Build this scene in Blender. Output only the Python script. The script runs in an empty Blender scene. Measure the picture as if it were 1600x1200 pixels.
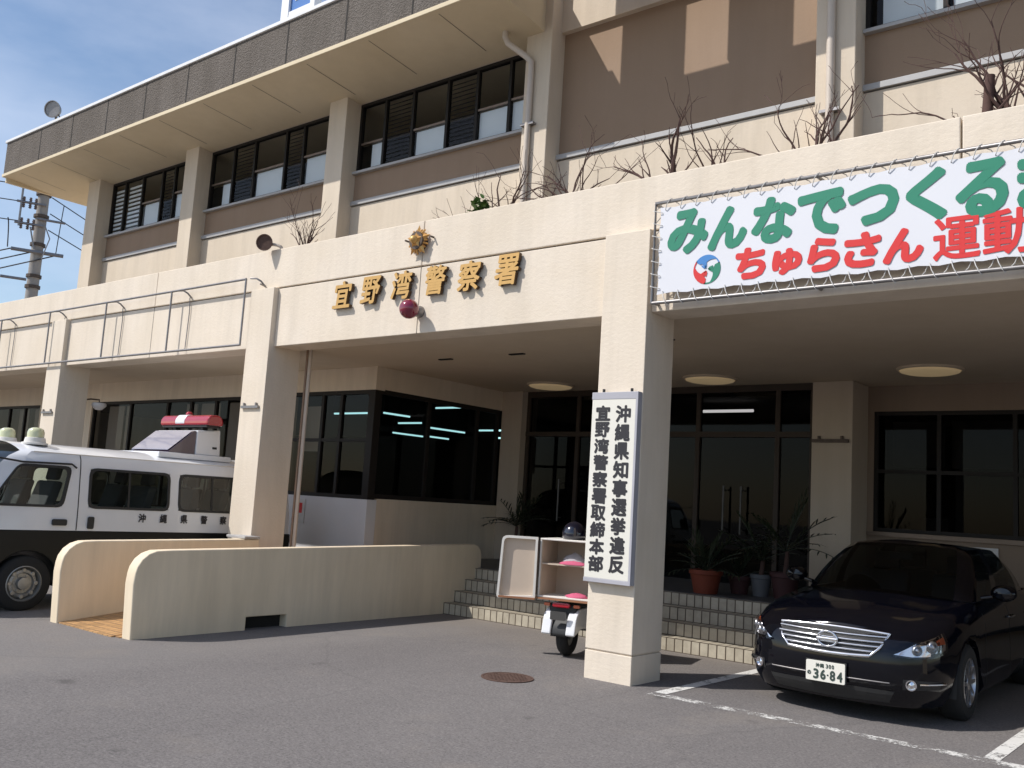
import bpy, bmesh, math, random
from mathutils import Vector, Matrix
R = math.radians
scene = bpy.context.scene
col = scene.collection

# ---------------------------------------------------------------- camera
cd = bpy.data.cameras.new("camera")
cd.sensor_fit = 'HORIZONTAL'; cd.sensor_width = 36.0
cd.lens = 1475.0 / 1600.0 * 36.0
cd.clip_start = 0.05; cd.clip_end = 2000
cam = bpy.data.objects.new("camera", cd); col.objects.link(cam)
_r = Vector((0.778, 0.626, 0.061)).normalized()
_f = Vector((-0.628, 0.768, 0.125)); _f = (_f - _r * _f.dot(_r)).normalized()
_u = _r.cross(_f)
cam.matrix_world = Matrix(((_r.x, _u.x, -_f.x, 5.205), (_r.y, _u.y, -_f.y, -7.714), (_r.z, _u.z, -_f.z, 1.6), (0, 0, 0, 1)))
scene.camera = cam

# ---------------------------------------------------------------- sun, sky, exposure
SUN = Vector((-0.80, -1.0, 1.38)).normalized()          # towards the sun
sd = bpy.data.lights.new("sun", 'SUN'); sd.energy = 4.4; sd.angle = R(0.5); sd.color = (1.0, 0.965, 0.92)
sun = bpy.data.objects.new("sun", sd); col.objects.link(sun)
sun.rotation_euler = SUN.to_track_quat('Z', 'Y').to_euler()
sun.location = (-20, -25, 35)
world = bpy.data.worlds.new("World"); scene.world = world; world.use_nodes = True
wn = world.node_tree; wn.nodes.clear()
w_out = wn.nodes.new("ShaderNodeOutputWorld"); w_bg = wn.nodes.new("ShaderNodeBackground")
w_sky = wn.nodes.new("ShaderNodeTexSky"); w_sky.sky_type = 'NISHITA'; w_sky.sun_disc = False
w_sky.sun_elevation = math.asin(SUN.z); w_sky.sun_rotation = math.atan2(SUN.x, SUN.y)
w_sky.dust_density = 0.9; w_sky.air_density = 1.0; w_sky.ozone_density = 1.6
w_tc = wn.nodes.new("ShaderNodeTexCoord"); w_map = wn.nodes.new("ShaderNodeMapping"); w_map.inputs['Scale'].default_value = (1, 1, 2.6)
w_no = wn.nodes.new("ShaderNodeTexNoise"); w_no.inputs['Scale'].default_value = 2.4; w_no.inputs['Detail'].default_value = 7; w_no.inputs['Roughness'].default_value = .55
w_rm = wn.nodes.new("ShaderNodeValToRGB"); w_rm.color_ramp.elements[0].position = .44; w_rm.color_ramp.elements[1].position = .78
w_rm.color_ramp.elements[1].color = (.30, .30, .30, 1)
w_mx = wn.nodes.new("ShaderNodeMix"); w_mx.data_type = 'RGBA'; w_mx.inputs['B'].default_value = (8.6, 8.8, 9.6, 1)
wn.links.new(w_tc.outputs['Generated'], w_map.inputs[0]); wn.links.new(w_map.outputs[0], w_no.inputs['Vector'])
wn.links.new(w_no.outputs[0], w_rm.inputs[0]); wn.links.new(w_rm.outputs[0], w_mx.inputs['Factor'])
wn.links.new(w_sky.outputs[0], w_mx.inputs['A']); wn.links.new(w_mx.outputs['Result'], w_bg.inputs[0])
w_bg.inputs[1].default_value = 0.15
wn.links.new(w_bg.outputs[0], w_out.inputs[0])
scene.view_settings.view_transform = 'Standard'; scene.view_settings.look = 'None'
scene.view_settings.exposure = 0.0; scene.view_settings.gamma = 1.0
scene.view_settings.use_curve_mapping = False
try:
    scene.cycles.max_bounces = 8; scene.cycles.transparent_max_bounces = 16; scene.cycles.use_denoising = True
except Exception: pass

# ---------------------------------------------------------------- materials
def nmat(name):
    m = bpy.data.materials.new(name); m.use_nodes = True
    return m, m.node_tree, m.node_tree.nodes["Principled BSDF"]
def noise(nt, scale, detail=4, rough=.55, stretch=None, coord='Object'):
    tc = nt.nodes.new("ShaderNodeTexCoord"); n = nt.nodes.new("ShaderNodeTexNoise")
    n.inputs['Scale'].default_value = scale; n.inputs['Detail'].default_value = detail; n.inputs['Roughness'].default_value = rough
    src = tc.outputs[coord]
    if stretch:
        mp = nt.nodes.new("ShaderNodeMapping"); mp.inputs['Scale'].default_value = stretch
        nt.links.new(src, mp.inputs[0]); src = mp.outputs[0]
    nt.links.new(src, n.inputs['Vector'])
    return n.outputs[0]
def ramp(nt, src, p0, p1, c0=(0, 0, 0, 1), c1=(1, 1, 1, 1)):
    r = nt.nodes.new("ShaderNodeValToRGB"); r.color_ramp.elements[0].position = p0; r.color_ramp.elements[1].position = p1
    r.color_ramp.elements[0].color = c0; r.color_ramp.elements[1].color = c1
    nt.links.new(src, r.inputs[0]); return r.outputs[0]
def mixc(nt, fac, a, b, mode='MIX'):
    m = nt.nodes.new("ShaderNodeMix"); m.data_type = 'RGBA'; m.blend_type = mode
    for k, v in (('Factor', fac), ('A', a), ('B', b)):
        i = m.inputs[k]
        if isinstance(v, (int, float)): i.default_value = v
        elif isinstance(v, tuple): i.default_value = v if len(v) == 4 else (*v, 1)
        else: nt.links.new(v, i)
    return m.outputs['Result']
def bump(nt, b, height, strength, dist):
    n = nt.nodes.new("ShaderNodeBump"); n.inputs['Strength'].default_value = strength; n.inputs['Distance'].default_value = dist
    nt.links.new(height, n.inputs['Height']); nt.links.new(n.outputs[0], b.inputs['Normal'])
def math2(nt, op, a, b):
    n = nt.nodes.new("ShaderNodeMath"); n.operation = op
    for i, v in ((0, a), (1, b)):
        if isinstance(v, (int, float)): n.inputs[i].default_value = v
        else: nt.links.new(v, n.inputs[i])
    return n.outputs[0]
def sc(c, k): return tuple(min(1, x * k) for x in c)
def simple(name, c, rough=.5, metal=0, var=.12, vs=6, bs=0, bscale=60, bd=.004, coat=0, spec=.5):
    m, nt, b = nmat(name)
    b.inputs['Roughness'].default_value = rough; b.inputs['Metallic'].default_value = metal
    b.inputs['Specular IOR Level'].default_value = spec
    if coat: b.inputs['Coat Weight'].default_value = coat; b.inputs['Coat Roughness'].default_value = .04
    n = noise(nt, vs, 5)
    nt.links.new(mixc(nt, n, sc(c, 1 - var), sc(c, 1 + var)), b.inputs['Base Color'])
    if bs: bump(nt, b, noise(nt, bscale, 4), bs, bd)
    return m
def stucco(name, c, scale, strength, dist, streak=.18, stretch=(1, 1, 1)):
    m, nt, b = nmat(name); b.inputs['Roughness'].default_value = .85; b.inputs['Specular IOR Level'].default_value = .25
    st = ramp(nt, noise(nt, 3.0, 6, .65, (1.6, 1.6, .16)), .42, .75)
    bl = noise(nt, .9, 5, .6)
    k = mixc(nt, math2(nt, 'MULTIPLY', st, streak * 1.6), c, sc(c, .68))
    k = mixc(nt, ramp(nt, bl, .35, .75), k, mixc(nt, .55, k, (c[0] * .84, c[1] * .81, c[2] * .74)))
    nt.links.new(k, b.inputs['Base Color'])
    h = math2(nt, 'ADD', noise(nt, scale, 5, .6, stretch), math2(nt, 'MULTIPLY', noise(nt, scale * 4.5, 3, .6, stretch), .35))
    bump(nt, b, h, strength, dist)
    return m
CREAM = (.745, .65, .535)
M = {}
M['stucco'] = stucco('rough cream stucco', CREAM, 20, .27, .014, .26, (1, 1, 1.5))
M['wall'] = stucco('cream wall paint', (.69, .59, .47), 22, .3, .008, .32)
M['smooth'] = stucco('smooth cream paint', (.82, .69, .51), 30, .16, .005, .34)
M['porchwall'] = stucco('shade-darkened porch wall', (.27, .205, .155), 25, .2, .006, .2)  # darker than the cream walls; the porch's deep shade is put into the colour
M['pier'] = stucco('shade-darkened pier paint', (.50, .42, .335), 25, .2, .006, .2)  # also darkened, porch shade mixed into the pier colour
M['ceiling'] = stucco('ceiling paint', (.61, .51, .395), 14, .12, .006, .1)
M['soffit'] = stucco('eaves paint', (.72, .61, .43), 20, .1, .004, .1)
M['whitewall'] = simple('white panel paint', (.66, .65, .66), .7, var=.05, vs=3)
M['brown'] = stucco('brown wall panel', (.33, .232, .162), 30, .25, .006, .15)
M['sill'] = simple('grey sill', (.42, .41, .40), .6)
M['deepjoint'] = simple('deep dark joint', (.03, .026, .022), .9)
M['joint'] = simple('dark joint', (.16, .135, .11), .9)
def fascia_mat():
    m, nt, b = nmat('washed aggregate'); b.inputs['Roughness'].default_value = .95; b.inputs['Specular IOR Level'].default_value = .15
    tc = nt.nodes.new("ShaderNodeTexCoord"); v = nt.nodes.new("ShaderNodeTexVoronoi"); v.inputs['Scale'].default_value = 42
    nt.links.new(tc.outputs['Object'], v.inputs['Vector'])
    k = mixc(nt, ramp(nt, noise(nt, 30, 5, .7), .3, .72), (.115, .099, .085), (.245, .215, .188))
    k = mixc(nt, ramp(nt, noise(nt, 2.2, 6, .65, (1.4, 1.4, .35)), .38, .7), mixc(nt, .5, k, (.1, .085, .07)), k)
    nt.links.new(k, b.inputs['Base Color'])
    bump(nt, b, math2(nt, 'ADD', v.outputs['Distance'], noise(nt, 55, 4)), .6, .025)
    return m
M['fascia'] = fascia_mat()
def asphalt_mat():
    m, nt, b = nmat('worn asphalt'); b.inputs['Roughness'].default_value = .9; b.inputs['Specular IOR Level'].default_value = .22
    fine = noise(nt, 48, 6, .9); mid = noise(nt, 3.2, 7, .7); big = noise(nt, .50, 8, .68, (.8, .42, 1))
    k = mixc(nt, ramp(nt, big, .34, .68), (.142, .125, .121), (.258, .233, .220))
    k = mixc(nt, ramp(nt, mid, .35, .7), mixc(nt, .30, k, (.13, .122, .12)), k)
    k = mixc(nt, ramp(nt, noise(nt, 14, 5, .75), .38, .66), mixc(nt, .32, k, (.09, .083, .082)), mixc(nt, .15, k, (.42, .39, .37)))
    k = mixc(nt, ramp(nt, fine, .38, .66), mixc(nt, .62, k, (.05, .046, .045)), mixc(nt, .33, k, (.46, .43, .41)))
    spots = ramp(nt, noise(nt, 1.45, 4, .55), .66, .72)
    k = mixc(nt, math2(nt, 'MULTIPLY', spots, .6), k, (.085, .078, .075))
    tan = ramp(nt, noise(nt, .8, 4, .6), .56, .74)
    tcp = nt.nodes.new("ShaderNodeTexCoord"); spx = nt.nodes.new("ShaderNodeSeparateXYZ"); nt.links.new(tcp.outputs['Object'], spx.inputs[0])
    wob = math2(nt, 'ADD', spx.outputs[0], math2(nt, 'MULTIPLY', noise(nt, .7, 5), 1.1))          # older patch west of x = -2.5
    k = mixc(nt, math2(nt, 'MULTIPLY', ramp(nt, math2(nt, 'ADD', math2(nt, 'MULTIPLY', wob, -.25), 0.0), .46, .60), .40), k, (.235, .218, .205))
    near = ramp(nt, math2(nt, 'ADD', math2(nt, 'MULTIPLY', spx.outputs[1], .16), math2(nt, 'MULTIPLY', noise(nt, 1.3, 5, .65), .45)), .34, .62)   # dust washed against the steps
    k = mixc(nt, math2(nt, 'MULTIPLY', near, .45), k, (.235, .20, .165))
    k = mixc(nt, math2(nt, 'MULTIPLY', tan, .35), k, (.245, .212, .178))
    # hairline cracks
    tc = nt.nodes.new("ShaderNodeTexCoord"); v = nt.nodes.new("ShaderNodeTexVoronoi"); v.feature = 'DISTANCE_TO_EDGE'; v.inputs['Scale'].default_value = .34
    wob = nt.nodes.new("ShaderNodeMix"); wob.data_type = 'VECTOR'; wob.inputs['Factor'].default_value = .16
    nn = nt.nodes.new("ShaderNodeTexNoise"); nn.inputs['Scale'].default_value = 2.2; nn.inputs['Detail'].default_value = 5
    nt.links.new(tc.outputs['Object'], nn.inputs['Vector']); nt.links.new(tc.outputs['Object'], wob.inputs['A']); nt.links.new(nn.outputs['Color'], wob.inputs['B'])
    nt.links.new(wob.outputs['Result'], v.inputs['Vector'])
    cr = ramp(nt, v.outputs['Distance'], .0, .006, (1, 1, 1, 1), (0, 0, 0, 1))
    k = mixc(nt, math2(nt, 'MULTIPLY', cr, .22), k, (.09, .085, .082))
    nt.links.new(k, b.inputs['Base Color'])
    bump(nt, b, math2(nt, 'ADD', fine, math2(nt, 'MULTIPLY', noise(nt, 7, 4), .5)), .5, .01)
    return m
M['asphalt'] = asphalt_mat()
def tile_mat(name, c, joint, w, h, var=.3, axes=(0, 2), dz=0, fold=False):
    m, nt, b = nmat(name); b.inputs['Roughness'].default_value = .45
    tc = nt.nodes.new("ShaderNodeTexCoord"); sp = nt.nodes.new("ShaderNodeSeparateXYZ"); cb = nt.nodes.new("ShaderNodeCombineXYZ")
    nt.links.new(tc.outputs['Object'], sp.inputs[0])
    nt.links.new(sp.outputs[axes[0]], cb.inputs[0]); v_ = math2(nt, 'ADD', sp.outputs[axes[1]], dz)
    nt.links.new(math2(nt, 'ADD', v_, math2(nt, 'MULTIPLY', sp.outputs[1], .155 / .22)) if fold else v_, cb.inputs[1])
    br = nt.nodes.new("ShaderNodeTexBrick"); br.offset = 0; br.squash = 1
    br.inputs['Scale'].default_value = 1; br.inputs['Brick Width'].default_value = w; br.inputs['Row Height'].default_value = h
    br.inputs['Mortar Size'].default_value = .0075; br.inputs['Mortar Smooth'].default_value = .1; br.inputs['Bias'].default_value = 0
    br.inputs['Color1'].default_value = (*sc(c, 1 + var), 1); br.inputs['Color2'].default_value = (*sc(c, 1 - var), 1); br.inputs['Mortar'].default_value = (*joint, 1)
    nt.links.new(cb.outputs[0], br.inputs['Vector'])
    k = mixc(nt, ramp(nt, noise(nt, 5, 6, .7), .3, .75), mixc(nt, .45, br.outputs['Color'], sc(joint, 1.4)), br.outputs['Color'])
    nt.links.new(k, b.inputs['Base Color'])
    inv = math2(nt, 'SUBTRACT', 1.0, br.outputs['Fac'])
    bump(nt, b, math2(nt, 'ADD', inv, math2(nt, 'MULTIPLY', noise(nt, 25, 3), .15)), .6, .004)
    return m
M['tile'] = tile_mat('beige step tile', (.53, .475, .37), (.075, .055, .038), .108, .155, .14, (0, 2), -1.6416, True)
M['ramptile'] = tile_mat('ochre ramp tile', (.50, .29, .12), (.22, .13, .07), .10, .10, .2, (0, 1))
M['floor'] = tile_mat('dark floor tile', (.10, .095, .095), (.03, .03, .03), .3, .3, .12, (0, 1))
M['alu'] = simple('bronze window frame', (.02, .017, .015), .55, 0, spec=.2)
M['alulight'] = simple('brown aluminium', (.20, .15, .115), .45, .5)
M['doorframe'] = simple('dark brown door frame', (.05, .037, .028), .6, 0, spec=.25)
M['handle'] = simple('dull door handle', (.10, .095, .09), .4, .6)
M['steel'] = simple('galvanised steel pipe', (.27, .255, .25), .45, .75, var=.3, vs=14)
M['darksteel'] = simple('dark rusty steel', (.10, .075, .06), .6, .5, var=.4, vs=20)
M['pipe'] = simple('cream drain pipe', (.56, .48, .40), .5)
M['brownpipe'] = simple('brown drain pipe', (.30, .20, .135), .5)
M['cap'] = simple('white roof edge', (.74, .73, .71), .5)
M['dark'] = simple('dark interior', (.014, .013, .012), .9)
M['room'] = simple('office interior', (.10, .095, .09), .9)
M['infill'] = simple('pale blind', (.88, .91, .95), .8, var=.08, vs=2)
M['louver'] = simple('dark louvre', (.012, .011, .011), .5)
def glass_mat(name, tint, refl=1.0, rough=.02):
    m = bpy.data.materials.new(name); m.use_nodes = True; nt = m.node_tree; nt.nodes.clear()
    o = nt.nodes.new("ShaderNodeOutputMaterial"); t = nt.nodes.new("ShaderNodeBsdfTransparent"); g = nt.nodes.new("ShaderNodeBsdfGlossy")
    t.inputs[0].default_value = (*tint, 1); g.inputs['Roughness'].default_value = rough
    f = nt.nodes.new("ShaderNodeFresnel"); f.inputs[0].default_value = 1.5
    mx = nt.nodes.new("ShaderNodeMixShader")
    nt.links.new(math2(nt, 'MULTIPLY', f.outputs[0], refl), mx.inputs[0])
    nt.links.new(t.outputs[0], mx.inputs[1]); nt.links.new(g.outputs[0], mx.inputs[2]); nt.links.new(mx.outputs[0], o.inputs[0])
    return m
M['glass'] = glass_mat('window glass', (.55, .57, .58), .34)
M['upglass'] = glass_mat('clear window glass', (.86, .88, .88), .4)
M['doorglass'] = glass_mat('dark entrance glass', (.22, .22, .23), .20)
M['carglass'] = glass_mat('tinted car glass', (.34, .37, .36), .6)
M['vanglass'] = glass_mat('van glass', (.62, .68, .64), 1.0)
M['lens'] = glass_mat('clear lamp lens', (.9, .9, .92), 1.2)
M['white'] = simple('white vehicle paint', (.74, .74, .75), .28, var=.03, coat=.6)
M['black'] = simple('black vehicle paint', (.008, .009, .009), .4, var=.1, spec=.28)
M['navy'] = simple('dark navy car paint', (.0020, .0023, .0048), .07, 0, var=.05, spec=.45)
M['chrome'] = simple('chrome', (.80, .80, .82), .08, 1, var=.03)
M['alloy'] = simple('alloy rim', (.5, .5, .51), .28, .9, var=.1)
M['steelrim'] = simple('grey steel rim', (.34, .34, .33), .45, .7, var=.25, vs=20)
M['rubber'] = simple('tyre rubber', (.016, .016, .016), .85, bs=.3, bscale=120)
M['plastic'] = simple('black plastic', (.02, .02, .02), .55)
M['seat'] = simple('grey seat fabric', (.075, .075, .08), .9)
M['boxwhite'] = simple('white moulded box', (.68, .65, .60), .5, var=.06)
M['boxin'] = simple('cream box lining', (.52, .42, .33), .7, var=.06)
M['board'] = simple('brown board', (.30, .135, .065), .6, var=.2)
M['pinkcloth'] = simple('pink cloth', (.50, .09, .17), .8)
M['greycloth'] = simple('grey cloth', (.36, .35, .36), .8)
M['helmet'] = simple('navy helmet shell', (.005, .006, .016), .15, coat=1)
M['red'] = simple('red lamp glass', (.36, .006, .018), .12, coat=1)
M['darkred'] = simple('dark red lamp glass', (.19, .004, .026), .10, var=.1, coat=1)
M['amber'] = simple('orange lens', (.55, .13, .05), .2, coat=1)
M['yellowlens'] = simple('pale yellow beacon lens', (.60, .60, .36), .2, coat=1)
M['screen'] = simple('grey display panel', (.28, .27, .33), .22, coat=1)
M['purple'] = simple('smoky purple acrylic', (.055, .035, .06), .15, coat=1)
M['gold'] = simple('gold letter metal', (.60, .355, .115), .42, .35, var=.1, vs=20)
M['goldside'] = simple('painted-shade letter edge', (.085, .043, .016), .5, .2)  # shade on the letter sides is put into this dark brown
M['emblem'] = simple('gold emblem metal', (.70, .38, .12), .33, .7, var=.25, vs=25)
M['vinyl'] = simple('white banner vinyl', (.67, .67, .70), .5, var=.025, vs=2)
M['green'] = simple('green print', (.006, .20, .115), .6, var=.05)
M['redprint'] = simple('red print', (.62, .018, .018), .6, var=.05)
M['blueprint'] = simple('blue print', (.04, .20, .50), .6, var=.05)
M['ink'] = simple('black print', (.022, .02, .024), .6)
M['plateink'] = simple('dark green plate ink', (.03, .05, .04), .6)
M['boardwhite'] = simple('white sign board', (.72, .69, .61), .6, var=.04)
M['greymetal'] = simple('grey sign frame', (.40, .39, .42), .5)
M['rope'] = simple('white rope', (.62, .60, .57), .8)
M['bark'] = simple('dry twig bark', (.085, .046, .037), .9, var=.4, vs=18)
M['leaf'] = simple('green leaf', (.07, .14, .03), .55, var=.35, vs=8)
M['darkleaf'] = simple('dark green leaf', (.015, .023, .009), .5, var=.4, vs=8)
M['soil'] = simple('dry soil', (.07, .05, .037), .95, bs=.8, bscale=30)
M['terracotta'] = simple('orange clay pot', (.17, .032, .012), .75, var=.15)
M['dullpot'] = simple('dull red pot', (.055, .018, .017), .75, var=.15)
M['whitepot'] = simple('grey white pot', (.115, .115, .12), .7)
M['rust'] = simple('rusty iron', (.115, .068, .052), .8, .3, var=.4, vs=30, bs=.5, bscale=90)
M['concrete'] = simple('pole concrete', (.30, .28, .26), .9, var=.15, vs=4)
M['cable'] = simple('black cable', (.03, .03, .035), .7)
M['insul'] = simple('brown insulator', (.12, .09, .085), .4, var=.5, vs=8)
M['signblue'] = simple('blue sign panel', (.06, .18, .46), .4, var=.03)
M['signwhite'] = simple('white sign panel', (.82, .82, .82), .4, var=.02)
M['paper'] = simple('white paper', (.62, .61, .60), .8)
def emit_mat(name, c, s):
    m, nt, b = nmat(name); b.inputs['Base Color'].default_value = (*c, 1)
    b.inputs['Emission Color'].default_value = (*c, 1); b.inputs['Emission Strength'].default_value = s
    return m
M['tube'] = emit_mat('lit fluorescent tube', (.50, .90, .92), 1.5)
M['tubewhite'] = emit_mat('lit white tube', (1, .97, .93), 2.2)
M['lamp'] = emit_mat('warm ceiling lamp', (.80, .60, .34), .16)
def line_mat(c, dens):
    m, nt, b = nmat('worn road paint'); b.inputs['Roughness'].default_value = .8
    n = math2(nt, 'ADD', math2(nt, 'MULTIPLY', noise(nt, 5.5, 5, .6), .55), math2(nt, 'MULTIPLY', noise(nt, 38, 4, .7), .45))
    nt.links.new(mixc(nt, noise(nt, 20, 4), sc(c, .8), c), b.inputs['Base Color'])
    a = ramp(nt, n, dens - .04, dens + .05)
    nt.links.new(a, b.inputs['Alpha'])
    return m
M['line'] = line_mat((.74, .72, .68), .42)
M['lineworn'] = line_mat((.72, .70, .66), .515)

# ---------------------------------------------------------------- mesh helpers
class MB:
    def __init__(s): s.v = []; s.f = []; s.m = []
    def add(s, vs, fs, mi=0):
        o = len(s.v); s.v += [tuple(v) for v in vs]; s.f += [tuple(i + o for i in f) for f in fs]; s.m += [mi] * len(fs); return s
    def box(s, x0, x1, y0, y1, z0, z1, mi=0):
        v = [(x, y, z) for z in (z0, z1) for y in (y0, y1) for x in (x0, x1)]
        return s.add(v, [(0, 2, 3, 1), (4, 5, 7, 6), (0, 1, 5, 4), (2, 6, 7, 3), (0, 4, 6, 2), (1, 3, 7, 5)], mi)
    def prism(s, pts, axis, a, b, mi=0):
        n = len(pts)
        def P(p, d):
            if axis == 'x': return (d, p[0], p[1])
            if axis == 'y': return (p[0], d, p[1])
            return (p[0], p[1], d)
        v = [P(p, a) for p in pts] + [P(p, b) for p in pts]
        f = [tuple(range(n)), tuple(range(2 * n - 1, n - 1, -1))] + [(i, i + n, (i + 1) % n + n, (i + 1) % n) for i in range(n)]
        return s.add(v, f, mi)
    def tube(s, pts, r, n=8, cap=True, mi=0):
        pts = [Vector(p) for p in pts]; rs = r if isinstance(r, (list, tuple)) else [r] * len(pts)
        v = []; prev = None
        for i, p in enumerate(pts):
            d = (pts[min(i + 1, len(pts) - 1)] - pts[max(i - 1, 0)])
            if d.length < 1e-9: d = Vector((0, 0, 1))
            d.normalize()
            if prev is None:
                u = d.orthogonal().normalized()
            else:
                u = prev - d * prev.dot(d); u = u.normalized() if u.length > 1e-6 else d.orthogonal().normalized()
            prev = u; w = d.cross(u)
            v += [p + (u * math.cos(2 * math.pi * k / n) + w * math.sin(2 * math.pi * k / n)) * rs[i] for k in range(n)]
        f = [(i * n + k, i * n + (k + 1) % n, (i + 1) * n + (k + 1) % n, (i + 1) * n + k) for i in range(len(pts) - 1) for k in range(n)]
        if cap: f += [tuple(range(n - 1, -1, -1)), tuple(range((len(pts) - 1) * n, len(pts) * n))]
        return s.add(v, f, mi)
    def lathe(s, prof, c=(0, 0, 0), axis='z', n=24, mi=0, cap=True):
        # prof: list of (radius, height along the axis)
        v = []
        for r, h in prof:
            for k in range(n):
                a = 2 * math.pi * k / n; p, q = r * math.cos(a), r * math.sin(a)
                o = (p, q, h) if axis == 'z' else ((h, p, q) if axis == 'x' else (q, h, p))
                v.append((c[0] + o[0], c[1] + o[1], c[2] + o[2]))
        f = [(i * n + k, i * n + (k + 1) % n, (i + 1) * n + (k + 1) % n, (i + 1) * n + k) for i in range(len(prof) - 1) for k in range(n)]
        if cap and prof[0][0] > 1e-6: f.append(tuple(range(n - 1, -1, -1)))
        if cap and prof[-1][0] > 1e-6: f.append(tuple(range((len(prof) - 1) * n, len(prof) * n)))
        return s.add(v, f, mi)
    def grid(s, rows, mi=0, closed=False):
        n = len(rows[0]); v = [p for r in rows for p in r]
        f = [(i * n + k, i * n + (k + 1) % n, (i + 1) * n + (k + 1) % n, (i + 1) * n + k) for i in range(len(rows) - 1) for k in range(n if closed else n - 1)]
        return s.add(v, f, mi)
    def poly(s, pts, mi=0): return s.add(pts, [tuple(range(len(pts)))], mi)
    def xform(s, mt, start=0):
        for i in range(start, len(s.v)): s.v[i] = tuple(mt @ Vector(s.v[i]))
        return s
    def build(s, name, mats, parent=None, world=True, bevel=0, smooth=None, solid=0, subs=0, seg=2, weld=False):
        me = bpy.data.meshes.new(name)
        off = WL.get(parent.name, Vector((0, 0, 0))) if (parent is not None and world) else Vector((0, 0, 0))
        me.from_pydata([tuple(Vector(v) - off) for v in s.v], [], s.f)
        mats = mats if isinstance(mats, (list, tuple)) else [mats]
        for m in mats: me.materials.append(M[m] if isinstance(m, str) else m)
        for p, i in zip(me.polygons, s.m): p.material_index = i
        bm = bmesh.new(); bm.from_mesh(me)
        bmesh.ops.remove_doubles(bm, verts=bm.verts, dist=1e-5) if weld else None
        bmesh.ops.recalc_face_normals(bm, faces=bm.faces); bm.to_mesh(me); bm.free()
        if smooth is not None:
            me.polygons.foreach_set('use_smooth', [True] * len(me.polygons))
            me.set_sharp_from_angle(angle=R(smooth))
        me.update()
        o = bpy.data.objects.new(name, me); col.objects.link(o)
        if parent is not None: o.parent = parent; WL[o.name] = off if world else WL.get(parent.name, Vector((0, 0, 0)))
        else: WL[o.name] = Vector((0, 0, 0))
        if solid: md = o.modifiers.new('thickness', 'SOLIDIFY'); md.thickness = solid; md.offset = 0
        if bevel:
            md = o.modifiers.new('bevel', 'BEVEL'); md.width = bevel; md.segments = seg; md.limit_method = 'ANGLE'; md.angle_limit = R(35)
        if subs: md = o.modifiers.new('subdivision', 'SUBSURF'); md.levels = subs; md.render_levels = subs
        return o
WL = {}
def tag(o, label, cat, group=None):
    o['label'] = label; o['category'] = cat
    if group: o['group'] = group
    return o
def thing(name, label, cat, loc=(0, 0, 0), group=None):
    o = bpy.data.objects.new(name, None); col.objects.link(o); o.location = loc; o.empty_display_size = .1
    WL[o.name] = Vector(loc); return tag(o, label, cat, group)
def structure(o): o['kind'] = 'structure'; return o
_txt = {}
def glyphs(body):
    """vertices and faces of a piece of lettering, centred on its own bounding box, in the XZ plane facing -Y"""
    if body in _txt: return _txt[body]
    cu = bpy.data.curves.new('lettering', 'FONT'); cu.body = body; cu.size = 1; cu.resolution_u = 3
    o = bpy.data.objects.new('lettering', cu); col.objects.link(o)
    dg = bpy.context.evaluated_depsgraph_get(); dg.update()
    me = bpy.data.meshes.new_from_object(o.evaluated_get(dg))
    vs = [v.co.copy() for v in me.vertices]; fs = [tuple(p.vertices) for p in me.polygons]
    bpy.data.objects.remove(o); bpy.data.curves.remove(cu); bpy.data.meshes.remove(me)
    if not vs: return [], [], []
    x0, x1 = min(v.x for v in vs), max(v.x for v in vs); y0, y1 = min(v.y for v in vs), max(v.y for v in vs)
    vs = [((v.x - (x0 + x1) / 2) / (x1 - x0), (v.y - (y0 + y1) / 2) / (y1 - y0)) for v in vs]
    cnt = {}
    for f in fs:
        for i in range(len(f)):
            e = (f[i], f[(i + 1) % len(f)]); cnt[e] = 1
    edge = [e for e in cnt if (e[1], e[0]) not in cnt]
    _txt[body] = (vs, fs, edge); return _txt[body]
def put_char(mb, ch, cx, y, cz, w, h, bold=.01, ext=0, shear=0, n=8):
    """one character in a w by h box facing -Y; heavy weight is built from closely set layers, ext gives it depth"""
    vs, fs, edge = glyphs(ch)
    if not vs: return
    w -= 2 * bold; h -= 2 * bold
    offs = [(0, 0)] + ([(bold * math.cos(2 * math.pi * k / n), bold * math.sin(2 * math.pi * k / n)) for k in range(n)] if bold else [])
    for k, (dx, dz) in enumerate(offs):
        yy = y - .00018 * k; m = len(vs)
        fr = [(cx + dx + p[0] * w + shear * p[1] * h, yy, cz + dz + p[1] * h) for p in vs]
        if ext:
            bk = [(q[0], q[1] + ext, q[2]) for q in fr]
            mb.add(fr + bk, fs); o_ = len(mb.v) - 2 * m
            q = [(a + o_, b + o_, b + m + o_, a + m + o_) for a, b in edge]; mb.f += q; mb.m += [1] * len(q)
        else: mb.add(fr, fs)
def arc(cx, cy, r, a0, a1, n): return [(cx + r * math.cos(R(a0 + (a1 - a0) * i / n)), cy + r * math.sin(R(a0 + (a1 - a0) * i / n))) for i in range(n + 1)]
def rrect(x0, x1, y0, y1, r, n=4):
    return arc(x1 - r, y1 - r, r, 0, 90, n) + arc(x0 + r, y1 - r, r, 90, 180, n) + arc(x0 + r, y0 + r, r, 180, 270, n) + arc(x1 - r, y0 + r, r, 270, 360, n)

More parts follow.
